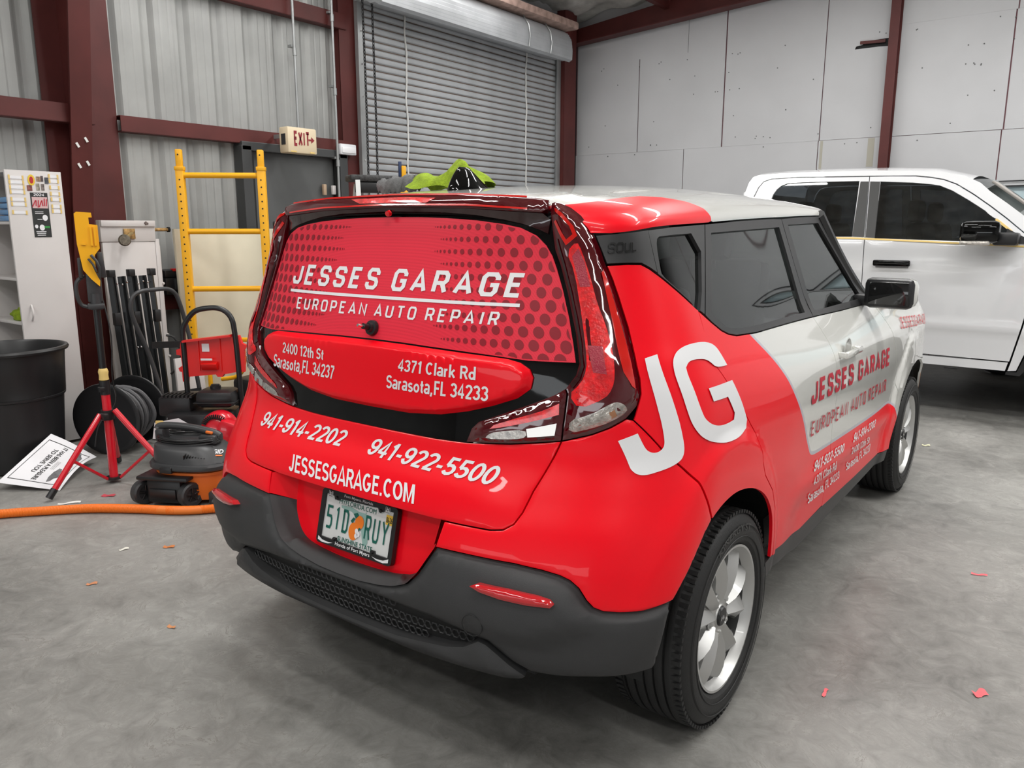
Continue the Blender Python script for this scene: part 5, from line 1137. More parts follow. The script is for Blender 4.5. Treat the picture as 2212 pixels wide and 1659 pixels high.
cabs = [(-.98, 1.45), (-.956, 1.72), (-.927, 1.832), (-.896, 1.880), (-.844, 1.896), (-.68, 1.902), (-.366, 1.903), (.129, 1.896), (.504, 1.872), (.621, 1.856), (.736, 1.832), (.85, 1.775), (.92, 1.675 + .035), (1.036, 1.594 + .03), (1.154, 1.501 + .03), (1.30, 1.38), (1.26, 1.33), (1.215, 1.362)] + [(1.166, 1.411), (1.047, 1.513), (.93, 1.605), (.81, 1.693), (.689, 1.770), (.599, 1.807), (.511, 1.826), (.400, 1.841), (.062, 1.851), (-.513, 1.863), (-.737, 1.856), (-.797, 1.836), (-.833, 1.789), (-.861, 1.71), (-.863, 1.45)]
tp('cab_frame', cabs, M_TRUCK, grid=.05)
tp('cab_corner', [(-.863, 1.45), (-.86, 1.20), (-.70, .98), (-.50, .75), (-.45, .48), (-.98, .46), (-.98, 1.45)], M_TRUCK)
tp('rocker_panel', [(-.98, .465), (1.170, .462), (1.155, .392), (-.98, .398)], M_TRUCK, off=.004)
tp('front_wing', [(1.241, 1.10), (1.241, .80), (1.231, .73), (1.181, .465), (1.165, .392), (1.225, .40), (1.26, .52), (1.33, .70), (1.45, .84), (1.62, .91), (1.80, .93), (1.98, .91), (2.15, .84), (2.27, .70), (2.34, .52), (2.37, .40), (3.0, .40), (3.0, 1.25), (1.32, 1.32), (1.245, 1.33)], M_TRUCK, grid=.08)
tp('arch_flare', [(1.158, .392), (1.225, .395), (1.26, .50), (1.33, .70), (1.36, .69), (1.29, .50), (1.275, .40), (1.25, .362), (1.154, .366)], M_BLK, off=.010, thick=.05)
tp('bed_side', [(-.99, .42), (-.99, 1.34), (-2.9, 1.36), (-2.9, .48), (-2.40, .48), (-2.30, .75), (-2.05, .92), (-1.85, .92), (-1.60, .75), (-1.50, .45)], M_TRUCK, grid=.1)
g = Geo()
def troof(a, b):
    x = -.93 + 1.72 * a; s = b * 2 - 1; zt = float(np.interp(x, [-.95, -.88, -.68, -.366, .129, .504, .79], [1.83, 1.893, 1.902, 1.903, 1.896, 1.872, 1.80])) - .004
    y0 = TS(x, zt)[1]; h = (YC - y0); return (x, YC + s * h, zt + .055 * (1 - abs(s) ** 3))
g.grid(troof, 30, 20); link('cab_roof', g, M_TRUCK, TR)
g = Geo()
def tws(a, b):
    s = a * 2 - 1; x = .80 + .62 * b - .10 * s * s; z = 1.80 - .46 * b + .03 * (1 - s * s); return (x + .06, YC + s * (.83 + .10 * b), z)
g.grid(tws, 14, 8); link('windscreen', g, M_CLR_GLASS, TR)
link('sun_visor', Geo().box((1.02, 5.95, 1.70), (.30, .38, .02), rot=(0, .65, 0), bev=.008), mat('grey_visor', (.28, .26, .24), .8), TR)
g = Geo()
def thood(a, b):
    x = 1.30 + 1.75 * a; s = b * 2 - 1; return (x, YC + s * .93, 1.30 - .03 * a + .06 * (1 - s * s))
g.grid(thood, 14, 12); link('bonnet', g, M_TRUCK, TR)
link('cab_back', Geo().box((-.95, YC, 1.1), (.03, 1.75, 1.3), bev=.01), M_TRUCK, TR)
link('bed_floor', Geo().box((-1.95, YC, .80), (1.9, 1.7, .05)).box((-2.9, YC, .95), (.05, 1.8, .8)), M_TRUCK, TR, smooth=False)
link('chassis', Geo().box((.2, YC - .45, .55), (5.4, .12, .16)).box((.2, YC + .45, .55), (5.4, .12, .16)), M_DARK, TR, smooth=False)
link('cab_floor', Geo().box((.1, YC, .58), (2.0, 1.7, .06)), M_DARK, TR, smooth=False)
for x, sd in ((-.45, 0), (.45, 0)):
    for yy in (YC - .45, YC + .45):
        s_ = link('seat_back', Geo().box((x, yy, 1.18), (.14, .56, .62), rot=(0, -.2, 0), bev=.05), M_SEAT, TR)
        link('headrest', Geo().box((x - .09, yy, 1.58), (.10, .28, .18), bev=.04), M_SEAT, s_)
link('dashboard', Geo().box((1.15, YC, 1.18), (.40, 1.6, .25), bev=.05), M_SEAT, TR)
H_ = link('door_handle', Geo().box((.318, 5.415, 1.172), (.27, .028, .048), bev=.012), M_GLOSS, TR)
link('handle_recess', Geo().box((.318, 5.447, 1.165), (.24, .01, .062), bev=.004), mat('truck_recess', (.3, .3, .31), .4), TR)
MM = link('wing_mirror', Geo().box((.915, 5.27, 1.415), (.25, .16, .155), rot=(0, 0, .08), bev=.035), M_GLOSS, TR)
link('mirror_arm', Geo().box((1.07, 5.40, 1.365), (.16, .20, .09), bev=.02), M_BLK, MM)
link('signal_strip', Geo().box((.895, 5.235, 1.338), (.19, .12, .03), bev=.012), M_CLEAR, MM)
link('mirror_triangle', Geo().add([(1.06, 5.445, 1.335), (1.27, 5.445, 1.325), (1.06, 5.46, 1.44), (1.06, 5.475, 1.335), (1.27, 5.475, 1.325), (1.06, 5.49, 1.44)], [(0, 1, 2), (5, 4, 3), (0, 2, 5, 3), (1, 4, 5, 2), (0, 3, 4, 1)]), M_BLK, TR)
link('rocker_drain', Geo().box((.80, 5.47, .385), (.09, .03, .008)), M_BLK, TR, smooth=False)
for x in (-1.95, 1.80):
    for sy, yy in ((-1, 5.50), (1, 7.40)):
        w = link('wheel', Geo().lathe([(.23, -.2), (.235, -.02), (.22, .0), (.18, -.03), (0, -.05)], (x, yy, .40), (0, sy, 0), 40), M_ALLOY, TR)
        link('tyre', Geo().lathe([(.235, -.01), (.30, .012), (.36, .005), (.395, -.02), (.400, -.06), (.400, -.20), (.39, -.25), (.30, -.27), (.235, -.26)], (x, yy, .40), (0, sy, 0), 56), M_RUB, w)
link('wheel_liner', Geo().box((1.8, YC, .75), (1.05, 1.7, .5)), M_DARK, TR, smooth=False)
# white vehicle beyond the truck: only the head of its windscreen shows
VN = thing('white_van', (2.3, 7.85, 0), 'white vehicle whose windscreen top shows past the pickup roof', 'van')
vs = [(.72, 1.93), (.80, 1.945), (3.6, 2.0), (3.6, .5), (.72, .5)]
link('van_body', Geo().prism([(.80, .45), (3.7, .45), (3.7, 1.10), (.80, 1.10)], .55, Matrix(((1, 0, 0, 0), (0, 0, 1, 7.62), (0, 1, 0, 0), (0, 0, 0, 1)))), M_TRUCK, VN, smooth=False)
link('van_roof_edge', Geo().box((2.2, 7.72, 1.868), (3.0, .18, .030), rot=(0, -.012, 0), bev=.006), M_TRUCK, VN)
link('roof_gutter', Geo().box((2.2, 7.62, 1.892), (3.02, .02, .012), rot=(0, -.012, 0)).box((2.2, 7.62, 1.846), (3.0, .02, .014), rot=(0, -.012, 0)), M_BLK, VN)
g = Geo(); g.grid(lambda a, b: (.75 + 2.9 * a, 7.64 - .0 * b, 1.10 + .745 * b), 6, 6); link('van_window', g, mat('pale_window', (.42, .52, .55), .08, coat=1, var=.15, vscale=3), VN)
for x in (.95, 3.4): link('van_wheel', Geo().lathe([(0, 0), (.22, 0), (.32, -.03), (.34, -.1), (.32, -.2), (0, -.2)], (x, 7.70, .34), (0, -1, 0), 32), M_RUB, VN)
# ------------------------------------------------------------ left side of the shop
# storage cabinet with its open front to the photographer's left
CB = thing('storage_cabinet', (-4.15, .98, 0), 'tall white melamine cabinet with open shelves and stickers on its side', 'cabinet')
x0, x1, y0, y1, H = -4.44, -3.87, .815, 1.15, 1.80
link('side_panel', Geo().box((x1 - .009, (y0 + y1) / 2, H / 2 + .01), (.018, y1 - y0, H - .02), bev=.002), M_MEL, CB)
link('side_panel', Geo().box((x0 + .009, (y0 + y1) / 2, H / 2 + .01), (.018, y1 - y0, H - .02), bev=.002), M_MEL, CB)
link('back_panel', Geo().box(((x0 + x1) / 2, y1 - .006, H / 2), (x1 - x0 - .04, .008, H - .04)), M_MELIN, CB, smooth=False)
link('top_panel', Geo().box(((x0 + x1) / 2, (y0 + y1) / 2, H - .008), (x1 - x0 - .036, y1 - y0, .016)), M_MEL, CB, smooth=False)
for z in (.10, .48, .835, 1.12, 1.475): link('shelf', Geo().box(((x0 + x1) / 2, (y0 + y1) / 2, z), (x1 - x0 - .036, y1 - y0 - .02, .018), bev=.002), M_MEL, CB)
link('side_handle', Geo().tube([(x1 + .002, .875, .855), (x1 + .025, .872, .88), (x1 + .030, .872, .90), (x1 + .025, .874, .93), (x1 + .002, .878, .955)], .006, 8), M_MEL, CB)
def card(name, ya, yb, za, zb, m, lab=None, e=.001, parent=CB, x=x1):
    return link(name, Geo().box((x + e, (ya + yb) / 2, (za + zb) / 2), (.0016, yb - ya, zb - za)), m, parent, smooth=False, label=lab)
card('sticker_sheet', .948, 1.052, 1.385, 1.665, mat('black_card', (.02, .022, .022), .5), 'long black sticker sheet')
sfc = plane_surf((x1 + .0022, 0, 0), (0, 1, 0), (0, 0, 1))
decal('sticker_title', stroke_geo('GARAGE', wd=.7, wt=.2), [(.97, 1.661), (1.03, 1.661), (1.03, 1.645), (.97, 1.645)], M_PAPER, CB, .001, *sfc, sub=False) if 0 else None
decal('sticker_year', bf('2024'), [(.968, 1.660), (1.032, 1.660), (1.030, 1.644), (.966, 1.644)], M_PAPER, CB, .001, *sfc, sub=False)
card('red_print_block', .955, 1.047, 1.567, 1.637, mat('pinkish_print', (.62, .42, .42), .6), e=.002)
g = Geo()
for k in range(7): g.box((x1 + .0035, .965 + .0125 * k, 1.60 + random.uniform(-.006, .006)), (.001, .006, random.uniform(.03, .05)), rot=(random.uniform(-.5, .5), 0, 0))
link('red_brush_strokes', g, mat('red_ink', (.45, .02, .04), .6), CB, smooth=False)
for yc_, zc_, ry in ((1.022, 1.508, .016), (.965, 1.453, .010), (.998, 1.446, .016)):
    g = Geo(); g.add([(x1 + .0032, yc_ + ry * math.cos(a), zc_ + ry * 1.2 * math.sin(a)) for a in np.linspace(0, 2 * math.pi, 15)[:-1]], [tuple(range(14))]); link('round_badge', g, M_PAPER, CB, smooth=False)
card('green_badge', 1.012, 1.045, 1.443, 1.456, mat('green_ink', (.03, .25, .05), .6), e=.0026)
g = Geo()
for k, (w, z) in enumerate(((.05, 1.545), (.05, 1.535), (.03, 1.498), (.06, 1.42), (.055, 1.410), (.05, 1.398))): g.box((x1 + .003, .99, z), (.001, w, .004))
tag(link('sticker_small_print', g, M_PAPER, CB, smooth=False), kind='stuff')
g = Geo(); g.add([(x1 + .0022, .965 + .022 * math.cos(a), 1.742 + .034 * math.sin(a)) for a in np.linspace(0, 2 * math.pi, 21)[:-1]], [tuple(range(20))]); link('yellow_round_sticker', g, mat('sticker_yellow', (.75, .52, .04), .5), CB, smooth=False)
g = Geo(); g.add([(x1 + .0032, .965 + .012 * math.cos(a), 1.742 + .022 * math.sin(a)) for a in np.linspace(0, 2 * math.pi, 13)[:-1]], [tuple(range(12))]); link('red_sticker_centre', g, mat('sticker_red', (.45, .02, .02), .5), CB, smooth=False)
for (a, b, c_, d), col in (((.995, 1.02, 1.735, 1.765), (.30, .20, .13)), ((.935, .965, 1.675, 1.71), (.22, .07, .06)), ((.99, 1.01, 1.68, 1.722), (.32, .29, .22)), ((1.022, 1.036, 1.735, 1.77), (.07, .05, .05)), ((1.045, 1.066, 1.722, 1.762), (.06, .065, .08)), ((1.02, 1.038, 1.68, 1.72), (.16, .13, .12))):
    card('photo_sticker', a, b, c_, d, mat('sticker_%.2f' % (a + d), col, .5, var=.6, vscale=60), e=.002)
for col_, zs in (((.838, .915), (1.755, 1.725, 1.695, 1.665, 1.62, 1.59, 1.54)), ((1.075, 1.125), (1.77, 1.74, 1.70, 1.66, 1.625, 1.58, 1.55))):
    for z in zs:
        s_ = card('paper_label', col_[0], col_[1], z - .010, z + .008, M_PAPER, e=.0015)
        card('tape_tab', col_[0] - .006, col_[0] + .004, z - .012, z + .014, M_TAPE, e=.003, parent=s_); card('tape_tab', col_[1] - .004, col_[1] + .006, z - .014, z + .012, M_TAPE, e=.003, parent=s_)
M_BLUE = mat('blue_plastic_wrap', (.13, .30, .55), .25, coat=.5, bump=.6, bscale=50)
for k, z in enumerate((1.486, 1.525, 1.564, 1.603)):
    link('folded_bag', Geo().box((-4.03 - .006 * k, .94, z + .0175), (.24, .20, .036), bev=.014), M_BLUE, label='blue wrapped bundle on the cabinet shelf, %s of its stack' % ('lowest', 'second from bottom', 'second from top', 'topmost')[k], cat='bag', group='blue bundles on the cabinet shelf')
def blob(c, d, seed, n=14, wr=.25):
    rnd = random.Random(seed); ph = [rnd.uniform(0, 6) for _ in range(6)]; g = Geo(); rows = []
    for i in range(n + 1):
        t = math.pi * i / n
        for j in range(2 * n):
            a = 2 * math.pi * j / (2 * n); r = 1 + wr * math.sin(3 * a + ph[0] + 2 * t) * math.sin(2 * t + ph[1]) + wr * .6 * math.sin(5 * a + ph[2]) * math.sin(3 * t + ph[3])
            rows.append((c[0] + d[0] * r * math.sin(t) * math.cos(a), c[1] + d[1] * r * math.sin(t) * math.sin(a), max(c[2] + d[2] * r * math.cos(t), c[2] - d[2] * .6)))
    m = 2 * n; g.add(rows, [(i * m + j, i * m + (j + 1) % m, (i + 1) * m + (j + 1) % m, (i + 1) * m + j) for i in range(n) for j in range(m)]); return g
link('rag', blob((-4.08, .92, .872), (.15, .07, .045), 3), M_LIME, label='crumpled lime green rag on a low cabinet shelf', cat='cloth')
# round black bin
BN = thing('trash_bin', (-3.60, .60, 0), 'large round black plastic bin beside the white cabinet', 'bin')
pr = [(.0, .012), (.245, .012), (.25, .03), (.268, .38), (.274, .44), (.292, .46), (.306, .68), (.310, .715), (.328, .718), (.334, .73), (.328, .742), (.314, .744), (.304, .73), (.291, .58), (.25, .05), (0, .04)]
link('bin_body', Geo().lathe(pr, (-3.60, .60, 0), seg=56), M_BLK, BN)
link('bin_ring', Geo().lathe([(.278, .435), (.290, .442), (.292, .454), (.280, .462)], (-3.60, .60, 0), seg=56), M_BLK, BN)
for s in (-1, 1): link('bin_handle', Geo().box((-3.60 + s * .20, .60 - .25, .56), (.10, .04, .03), rot=(0, 0, s * .7), bev=.008), M_BLK, BN)
# poster on the floor
A_, B_, C_, D_ = [np.array(p) for p in ((-3.34, .345, .004), (-2.885, .515, .004), (-3.31, .925, .02), (-3.60, .86, .20))]
A_ = np.array((-3.166, .31, .05)); B_ = np.array((-2.885, .515, .004)); C_ = np.array((-3.27, .91, .03)); D_ = np.array((-3.35, .694, .22))
def pos_(u, v):
    u = np.asarray(u, float); v = np.asarray(v, float); P = (A_ * (1 - u)[..., None] + B_ * u[..., None]) * (1 - v)[..., None] + (D_ * (1 - u)[..., None] + C_ * u[..., None]) * v[..., None]
    P = P.copy(); P[..., 2] += .035 * sst(.75, 1, u) * np.sin(v * 3.0) + .012 * np.sin(3 * u) * v; return P
def posn(u, v, e=1e-3):
    a = pos_(np.asarray(u) + e, v) - pos_(np.asarray(u) - e, v); b = pos_(u, np.asarray(v) + e) - pos_(u, np.asarray(v) - e); n = np.cross(a, b); n /= np.linalg.norm(n, axis=-1, keepdims=True); return n
PO = thing('paper_poster', (-3.3, .6, 0), 'white printed poster lying on the floor against the bin', 'poster')
link('sheet', patch([(0, 0), (1, 0), (1, 1), (0, 1)], surf=pos_, nrm=posn, thick=.001, grid=.06, gap=0), M_PAPER, PO)
pk = dict(surf=pos_, nrm=posn, thick=0, gap=0, off=.0015)
link('border_line', patch([(.07, .10), (.93, .10), (.93, .90), (.07, .90)], holes=[[(.08, .11), (.92, .11), (.92, .89), (.08, .89)]], grid=.06, **pk), M_INK, PO)
decal('poster_text', stroke_geo('IT HAS BEEN A PLEASURE', wd=.6, wt=.17) if 0 else bf('IT HAS BEEN A PLEASURE') if 0 else font_geo('IT HAS BEEN A PLEASURE', .015), [(.62, .86), (.62, .12), (.70, .12), (.70, .86)][::1], M_INK, PO, .002, pos_, posn) if 0 else None
decal('poster_text', font_geo('IT HAS BEEN A PLEASURE', .012), [(.50, .86), (.50, .14), (.42, .14), (.42, .86)], M_INK, PO, .002, pos_, posn)
decal('poster_text', font_geo('TO SERVE YOU', .012), [(.38, .78), (.38, .28), (.30, .28), (.30, .78)], M_INK, PO, .002, pos_, posn)
carp = [(.0, .3), (.1, .55), (.3, .62), (.42, .95), (.75, .95), (.9, .6), (1, .5), (1, .25), (.85, .2), (.7, .1), (.3, .1), (.15, .2)]
for (u0, u1, v0, v1) in ((.66, .86, .50, .88), (.62, .80, .14, .46)):
    link('car_picture', patch([(u0 + (u1 - u0) * q, v0 + (v1 - v0) * p) for p, q in carp], grid=.05, **pk), M_GINK, PO)
for k in range(3): link('fine_print', patch([(.54 + .025 * k, .40), (.545 + .025 * k, .40), (.545 + .025 * k, .58), (.54 + .025 * k, .58)], grid=.1, **pk), M_GINK, PO)
# tripod work light
TP = thing('tripod_work_light', (-2.8, .78, 0), 'yellow work light on a red steel tripod', 'light stand')
px_, py_ = -2.8, .78
link('red_tube', Geo().cyl((px_, py_, .035), (px_, py_, .60), .0235, 20), M_TRED, TP)
link('clamp_sleeve', Geo().cyl((px_, py_, .52), (px_, py_, .60), .027, 16).box((px_ + .02, py_ - .03, .555), (.03, .03, .03), bev=.005), M_BLK, TP)
link('upper_tube', Geo().cyl((px_, py_, .55), (px_, py_, 1.08), .0185, 16), M_BLKM, TP)
link('tape_wrap', Geo().lathe([(.0195, .60), (.026, .605), (.024, .63), (.027, .65), (.023, .665), (.0195, .67)], (px_, py_, 0), seg=12), M_TAPE, TP)
link('leg_collar', Geo().cyl((px_, py_, .375), (px_, py_, .43), .034, 16).box((px_ + .03, py_ - .035, .40), (.05, .03, .04), bev=.006), M_BLK, TP)
link('foot_hub', Geo().cyl((px_, py_, .022), (px_, py_, .036), .042, 16), M_BLK, TP)
for k, (fx, fy) in enumerate(((-2.746, .40), (-2.46, .98), (-3.14, .98))):
    d = V((fx - px_, fy - py_, 0)); dn = d.normalized(); a = V((px_, py_, .41)) + dn * .045; b = V((fx, fy, .02))
    if k == 1: a.z = .43
    L_ = link('tripod_leg', Geo().cyl(a, b + (a - b).normalized() * .03, .0165, 14), M_TRED, TP)
    link('rubber_foot', Geo().cyl(b, b + (a - b).normalized() * .055, .019, 14), M_BLK, L_)
    m = a.lerp(b, .56); link('leg_brace', Geo().tube([V((px_, py_, .03)) + dn * .04, m], .0085, 8), M_TRED, TP)
T = Matrix.Translation((px_, py_, 0)) @ Matrix.Rotation(1.12, 4, 'Z')
def TT(g): g.v = [tuple(T @ V(p)) for p in g.v]; return g
yp = [(-.045, 1.22), (-.01, 1.17), (.028, 1.13), (.032, 1.16), (.015, 1.20), (.018, 1.30), (.045, 1.335), (.045, 1.46), (.005, 1.465), (.005, 1.50), (.022, 1.50), (.020, 1.525), (-.05, 1.53), (-.062, 1.52), (-.062, 1.36)]
T2 = T @ Matrix(((1, 0, 0, 0), (0, 0, 1, -.045), (0, 1, 0, 0), (0, 0, 0, 1)))
link('lamp_housing', Geo().prism([(a - .0, b) for a, b in yp], .05, T2), M_YEL, TP, angle=60)
link('housing_rib', TT(Geo().box((.028, -.05, 1.40), (.010, .012, .10)).box((.010, -.05, 1.40), (.010, .012, .10)).box((-.03, -.05, 1.36), (.02, .01, .01))), M_YEL, TP)
link('lamp_grille', TT(Geo().tube([(.0, -.055, 1.30), (.022, -.07, 1.27), (.034, -.06, 1.23), (.030, -.05, 1.18)], .008, 8).tube([(-.015, -.055, 1.28), (.005, -.07, 1.25), (.018, -.062, 1.21)], .006, 8)), M_GREYP, TP)
link('lamp_yoke', TT(Geo().box((.045, .0, 1.245), (.03, .06, .14), rot=(0, -.1, 0), bev=.008).box((-.06, 0, 1.23), (.02, .05, .11), bev=.006).box((.0, .01, 1.12), (.075, .06, .16), bev=.01).box((.0, 0, 1.02), (.085, .075, .03), bev=.008).cyl((0, 0, 1.0), (0, 0, 1.09), .03, 14)), M_GREYP, TP)
link('carry_handle', TT(Geo().tube(bez([(-.045, -.0, 1.19), (-.085, -.01, 1.15), (-.088, -.01, 1.08), (-.070, 0, 1.03), (-.03, 0, 1.015)], 6), .011, 8)), M_GREYP, TP)
link('lamp_cable', Geo().tube(bez([(px_ + .02, py_ + .03, 1.05), (px_ + .05, py_ + .04, .85), (px_ + .035, py_ + .03, .62), (px_ - .06, py_ + .08, .45), (px_ - .22, py_ + .05, .30), (px_ - .30, py_ + .05, .15)], 8), .004, 6), M_BLK, TP)
# hose reel
RL = thing('hose_reel', (-3.27, 1.08, 0), 'black two-disc floor reel wound with thick grey hose', 'reel')
ax = V((-.5, .87, 0)).normalized(); c0 = V((-3.38, 1.05, .2355)); c1 = c0 + ax * .30
for q, cc1 in enumerate((c0, c1)):
    link('reel_disc', Geo().lathe([(0, -.006), (.20, -.006), (.215, -.012), (.232, -.008), (.235, 0), (.232, .008), (.215, .012), (.20, .006), (0, .006)], cc1, ax, 48), M_BLK, RL)
link('reel_bar', Geo().cyl(c0 - ax * .03, c1 + ax * .03, .018, 12).cyl(c0 - ax * .03, c0 - ax * .0, .05, 16), M_BLKM, RL)
pts = []
e1 = V((0, 0, 1)); e2 = ax.cross(e1)
for i in range(0, 470):
    t = i / 24.0; layer = int(t / 7); along = (t % 7) / 7; along = along if layer % 2 == 0 else 1 - along; r = .115 + .030 * layer + .006 * math.sin(t * 2.3)
    pts.append(c0 + ax * (.035 + .23 * along) + (e1 * math.cos(t * 2 * math.pi) + e2 * math.sin(t * 2 * math.pi)) * r)
link('wound_hose', Geo().tube(pts, .0135, 8), M_DGREY, RL)
link('loose_hose_loop', Geo().tube(bez([c0 + ax * .12 + V((0, 0, .19)), c0 + ax * .18 + V((.12, .06, .15)), c0 + ax * .20 + V((.18, .10, .0)), c0 + ax * .18 + V((.12, .06, -.13)), c0 + ax * .12 + V((0, 0, -.19))], 8), .0135, 8), M_DGREY, RL)
link('power_cable', Geo().tube(bez([(-3.12, 1.22, .01), (-2.95, 1.18, .008), (-2.80, 1.10, .008), (-2.66, 1.07, .008), (-2.55, 1.12, .008)], 8), .006, 6), M_BLK, label='thin black cable trailing from the hose reel', cat='cable')
link('black_bag', blob((-3.76, 1.24, .05), (.05, .05, .06), 8), M_DARK, label='crumpled black plastic sheet between bin and hose reel', cat='sheet')
link('wooden_block', Geo().box((-3.86, 1.22, .17), (.10, .05, .34), rot=(0, 0, .3), bev=.004), mat('dark_wood', (.13, .08, .045), .7, var=.3, vscale=20), label='brown wooden block behind the hose reel', cat='wood')
# stacked white door sections against the wall
ST = thing('door_section_stack', (-4.25, 1.75, 0), 'white panelled door section standing against the siding with pipe and lock', 'panel')
link('front_section', Geo().box((-4.215, 1.735, .67), (.03, .40, 1.34), bev=.003), M_MEL, ST)
link('side_edge', Geo().box((-4.245, 1.955, .68), (.09, .035, 1.36), bev=.004).box((-4.26, 1.985, .66), (.05, .02, 1.3), bev=.003), M_MEL, ST)
link('top_cap', Geo().box((-4.225, 1.735, 1.42), (.06, .415, .155), bev=.004).box((-4.205, 1.735, 1.475), (.05, .41, .045), bev=.003), M_MEL, ST)
link('burnt_spot', blob((-4.185, 1.87, 1.475), (.012, .022, .015), 4), mat('rust_spot', (.12, .09, .08), .9), ST)
link('hasp_plate', Geo().box((-4.186, 1.735, 1.40), (.012, .085, .075), bev=.002), M_RUST, ST)
link('hasp_arm', Geo().tube([(-4.17, 1.745, 1.405), (-4.14, 1.72, 1.40), (-4.12, 1.69, 1.385), (-4.12, 1.685, 1.36)], .011, 8), mat('brass', (.45, .34, .15), .4, metal=.7), ST)
link('round_padlock', Geo().lathe([(0, .012), (.036, .012), (.042, .006), (.043, -.006), (.0, -.01)], (-4.11, 1.655, 1.355), (1, -.3, .1), 28), mat('aged_bronze', (.16, .14, .11), .45, metal=.8, var=.4, vscale=60), ST)
pp = link('side_pipe', Geo().cyl((-4.21, 1.93, 1.43), (-4.20, 2.055, 1.43), .013, 12), M_RUST, ST)
link('pipe_end', Geo().cyl((-4.20, 2.045, 1.43), (-4.20, 2.062, 1.43), .019, 12), M_DARK, ST)
for z in (1.02, .98, .62, .45): link('panel_bolt', Geo().lathe([(0, .01), (.009, .008), (.010, 0)], (-4.20, 1.975, z), (1, 0, 0), 10), M_MEL, ST)
# folded canopy frame
CF = thing('folded_canopy_frame', (-4.0, 1.66, 0), 'bundle of black folding canopy legs in front of the white door section', 'frame')
for k in range(9):
    y = 1.475 + .036 * k + (.012 if k > 4 else 0); ln = .035 * (k - 4); big = k in (0, 4, 8)
    top_ = 1.14 if big else 1.10
    g = Geo(); w = .038 if big else .029
    n_ = 2
    g.tube([(-4.02 - .02 * (k % 2), y, top_), (-3.96 - .02 * (k % 2), y + .03 - .03 * ln, .02)], w * .62, 4)
    p_ = link('folding_leg', g, M_BLKM, CF, smooth=False)
    if big:
        link('corner_bracket', Geo().box((-4.0, y, 1.125), (.05, .045, .05), bev=.004), M_BLK, p_); link('sliding_bracket', Geo().box((-3.99, y + .008, .80), (.044, .044, .09), bev=.004), M_BLK, p_)
    else:
        link('pivot_bolt', Geo().lathe([(0, .012), (.006, .010), (.007, 0)], (-4.0, y, 1.06 - .008 * (k % 3)), (1, 0, 0), 10), M_CHROME, p_)
for y in (1.60, 1.625, 1.65): link('pivot_bolt', Geo().lathe([(0, .012), (.006, .010), (.007, 0)], (-3.965, y, .585), (1, 0, 0), 10), M_CHROME, CF)
# hand truck
HT = thing('hand_truck', (-3.55, 1.52, 0), 'black tubular hand truck handle in front of the canopy frame', 'hand truck')
hp2 = bez([(-3.42, 1.50, .03), (-3.46, 1.47, .35), (-3.49, 1.42, .62), (-3.50, 1.355, .82), (-3.50, 1.335, .93), (-3.50, 1.36, 1.0), (-3.50, 1.42, 1.028), (-3.50, 1.50, 1.032), (-3.50, 1.60, 1.032), (-3.50, 1.655, 1.0), (-3.50, 1.685, .93), (-3.50, 1.72, .78), (-3.48, 1.74, .60), (-3.46, 1.76, .30), (-3.42, 1.78, .03)], 5)
link('tube_frame', Geo().tube(hp2, .0145, 10), M_GREYP, HT)
link('cross_bar', Geo().box((-3.47, 1.59, .65), (.012, .31, .045), rot=(-.08, 0, 0)), M_BLKM, HT, smooth=False)
link('cross_bar', Geo().box((-3.44, 1.62, .30), (.012, .28, .045)), M_BLKM, HT, smooth=False)
link('toe_plate', Geo().box((-3.33, 1.64, .012), (.20, .36, .008)), M_BLKM, HT, smooth=False)
for y in (1.46, 1.82): link('wheel', Geo().lathe([(0, -.02), (.03, -.02), (.06, -.012), (.08, -.02), (.095, -.015), (.10, 0), (.095, .015), (.08, .02), (.06, .012), (0, .02)], (-3.50, y, .10), (0, 1, 0), 28), M_RUB, HT)
# loose cable hanging behind
link('hanging_cable', Geo().tube(bez([(-4.02, 1.86, .64), (-3.98, 1.90, .62), (-3.96, 1.93, .52), (-3.97, 1.92, .42), (-4.0, 1.86, .34)], 8), .009, 8), M_BLK, label='black cable loop beside the canopy frame', cat='cable')
# girt with toolbox
girt(.852, 1.86, 2.95, -4.40, 10, 'low dark red girt carrying the black toolbox', .115)
TB = thing('toolbox', (-4.34, 2.19, .915), 'black plastic toolbox with red latches on the low girt', 'toolbox')
link('toolbox_base', Geo().box((-4.35, 2.19, .985), (.14, .30, .14), bev=.015), M_BLK, TB)
link('toolbox_lid', Geo().box((-4.35, 2.19, 1.085), (.15, .31, .065), bev=.02), M_BLK, TB)
link('front_pocket', Geo().box((-4.272, 2.22, 1.0), (.02, .22, .085), bev=.006).box((-4.262, 2.15, 1.03), (.02, .02, .04)).box((-4.262, 2.21, 1.03), (.02, .02, .04)), M_GREYP, TB)
link('red_latch', Geo().box((-4.29, 2.14, 1.115), (.05, .07, .022), bev=.006), M_REDP, TB); link('red_latch', Geo().box((-4.265, 2.29, 1.035), (.03, .06, .03), bev=.006), M_REDP, TB)
# cream board and white box
link('cream_board', Geo().box((-4.16, 2.60, .74), (.03, 1.04, 1.39), rot=(0, -.03, 0), bev=.003), M_CREAM, label='large cream board leaning behind the yellow scaffold frame', cat='board')
link('white_panel_offcut', Geo().box((-3.80, 1.90, .26), (.02, .24, .46), rot=(0, -.05, .1), bev=.002), M_MEL, label='small white board standing behind the pressure washer', cat='board')
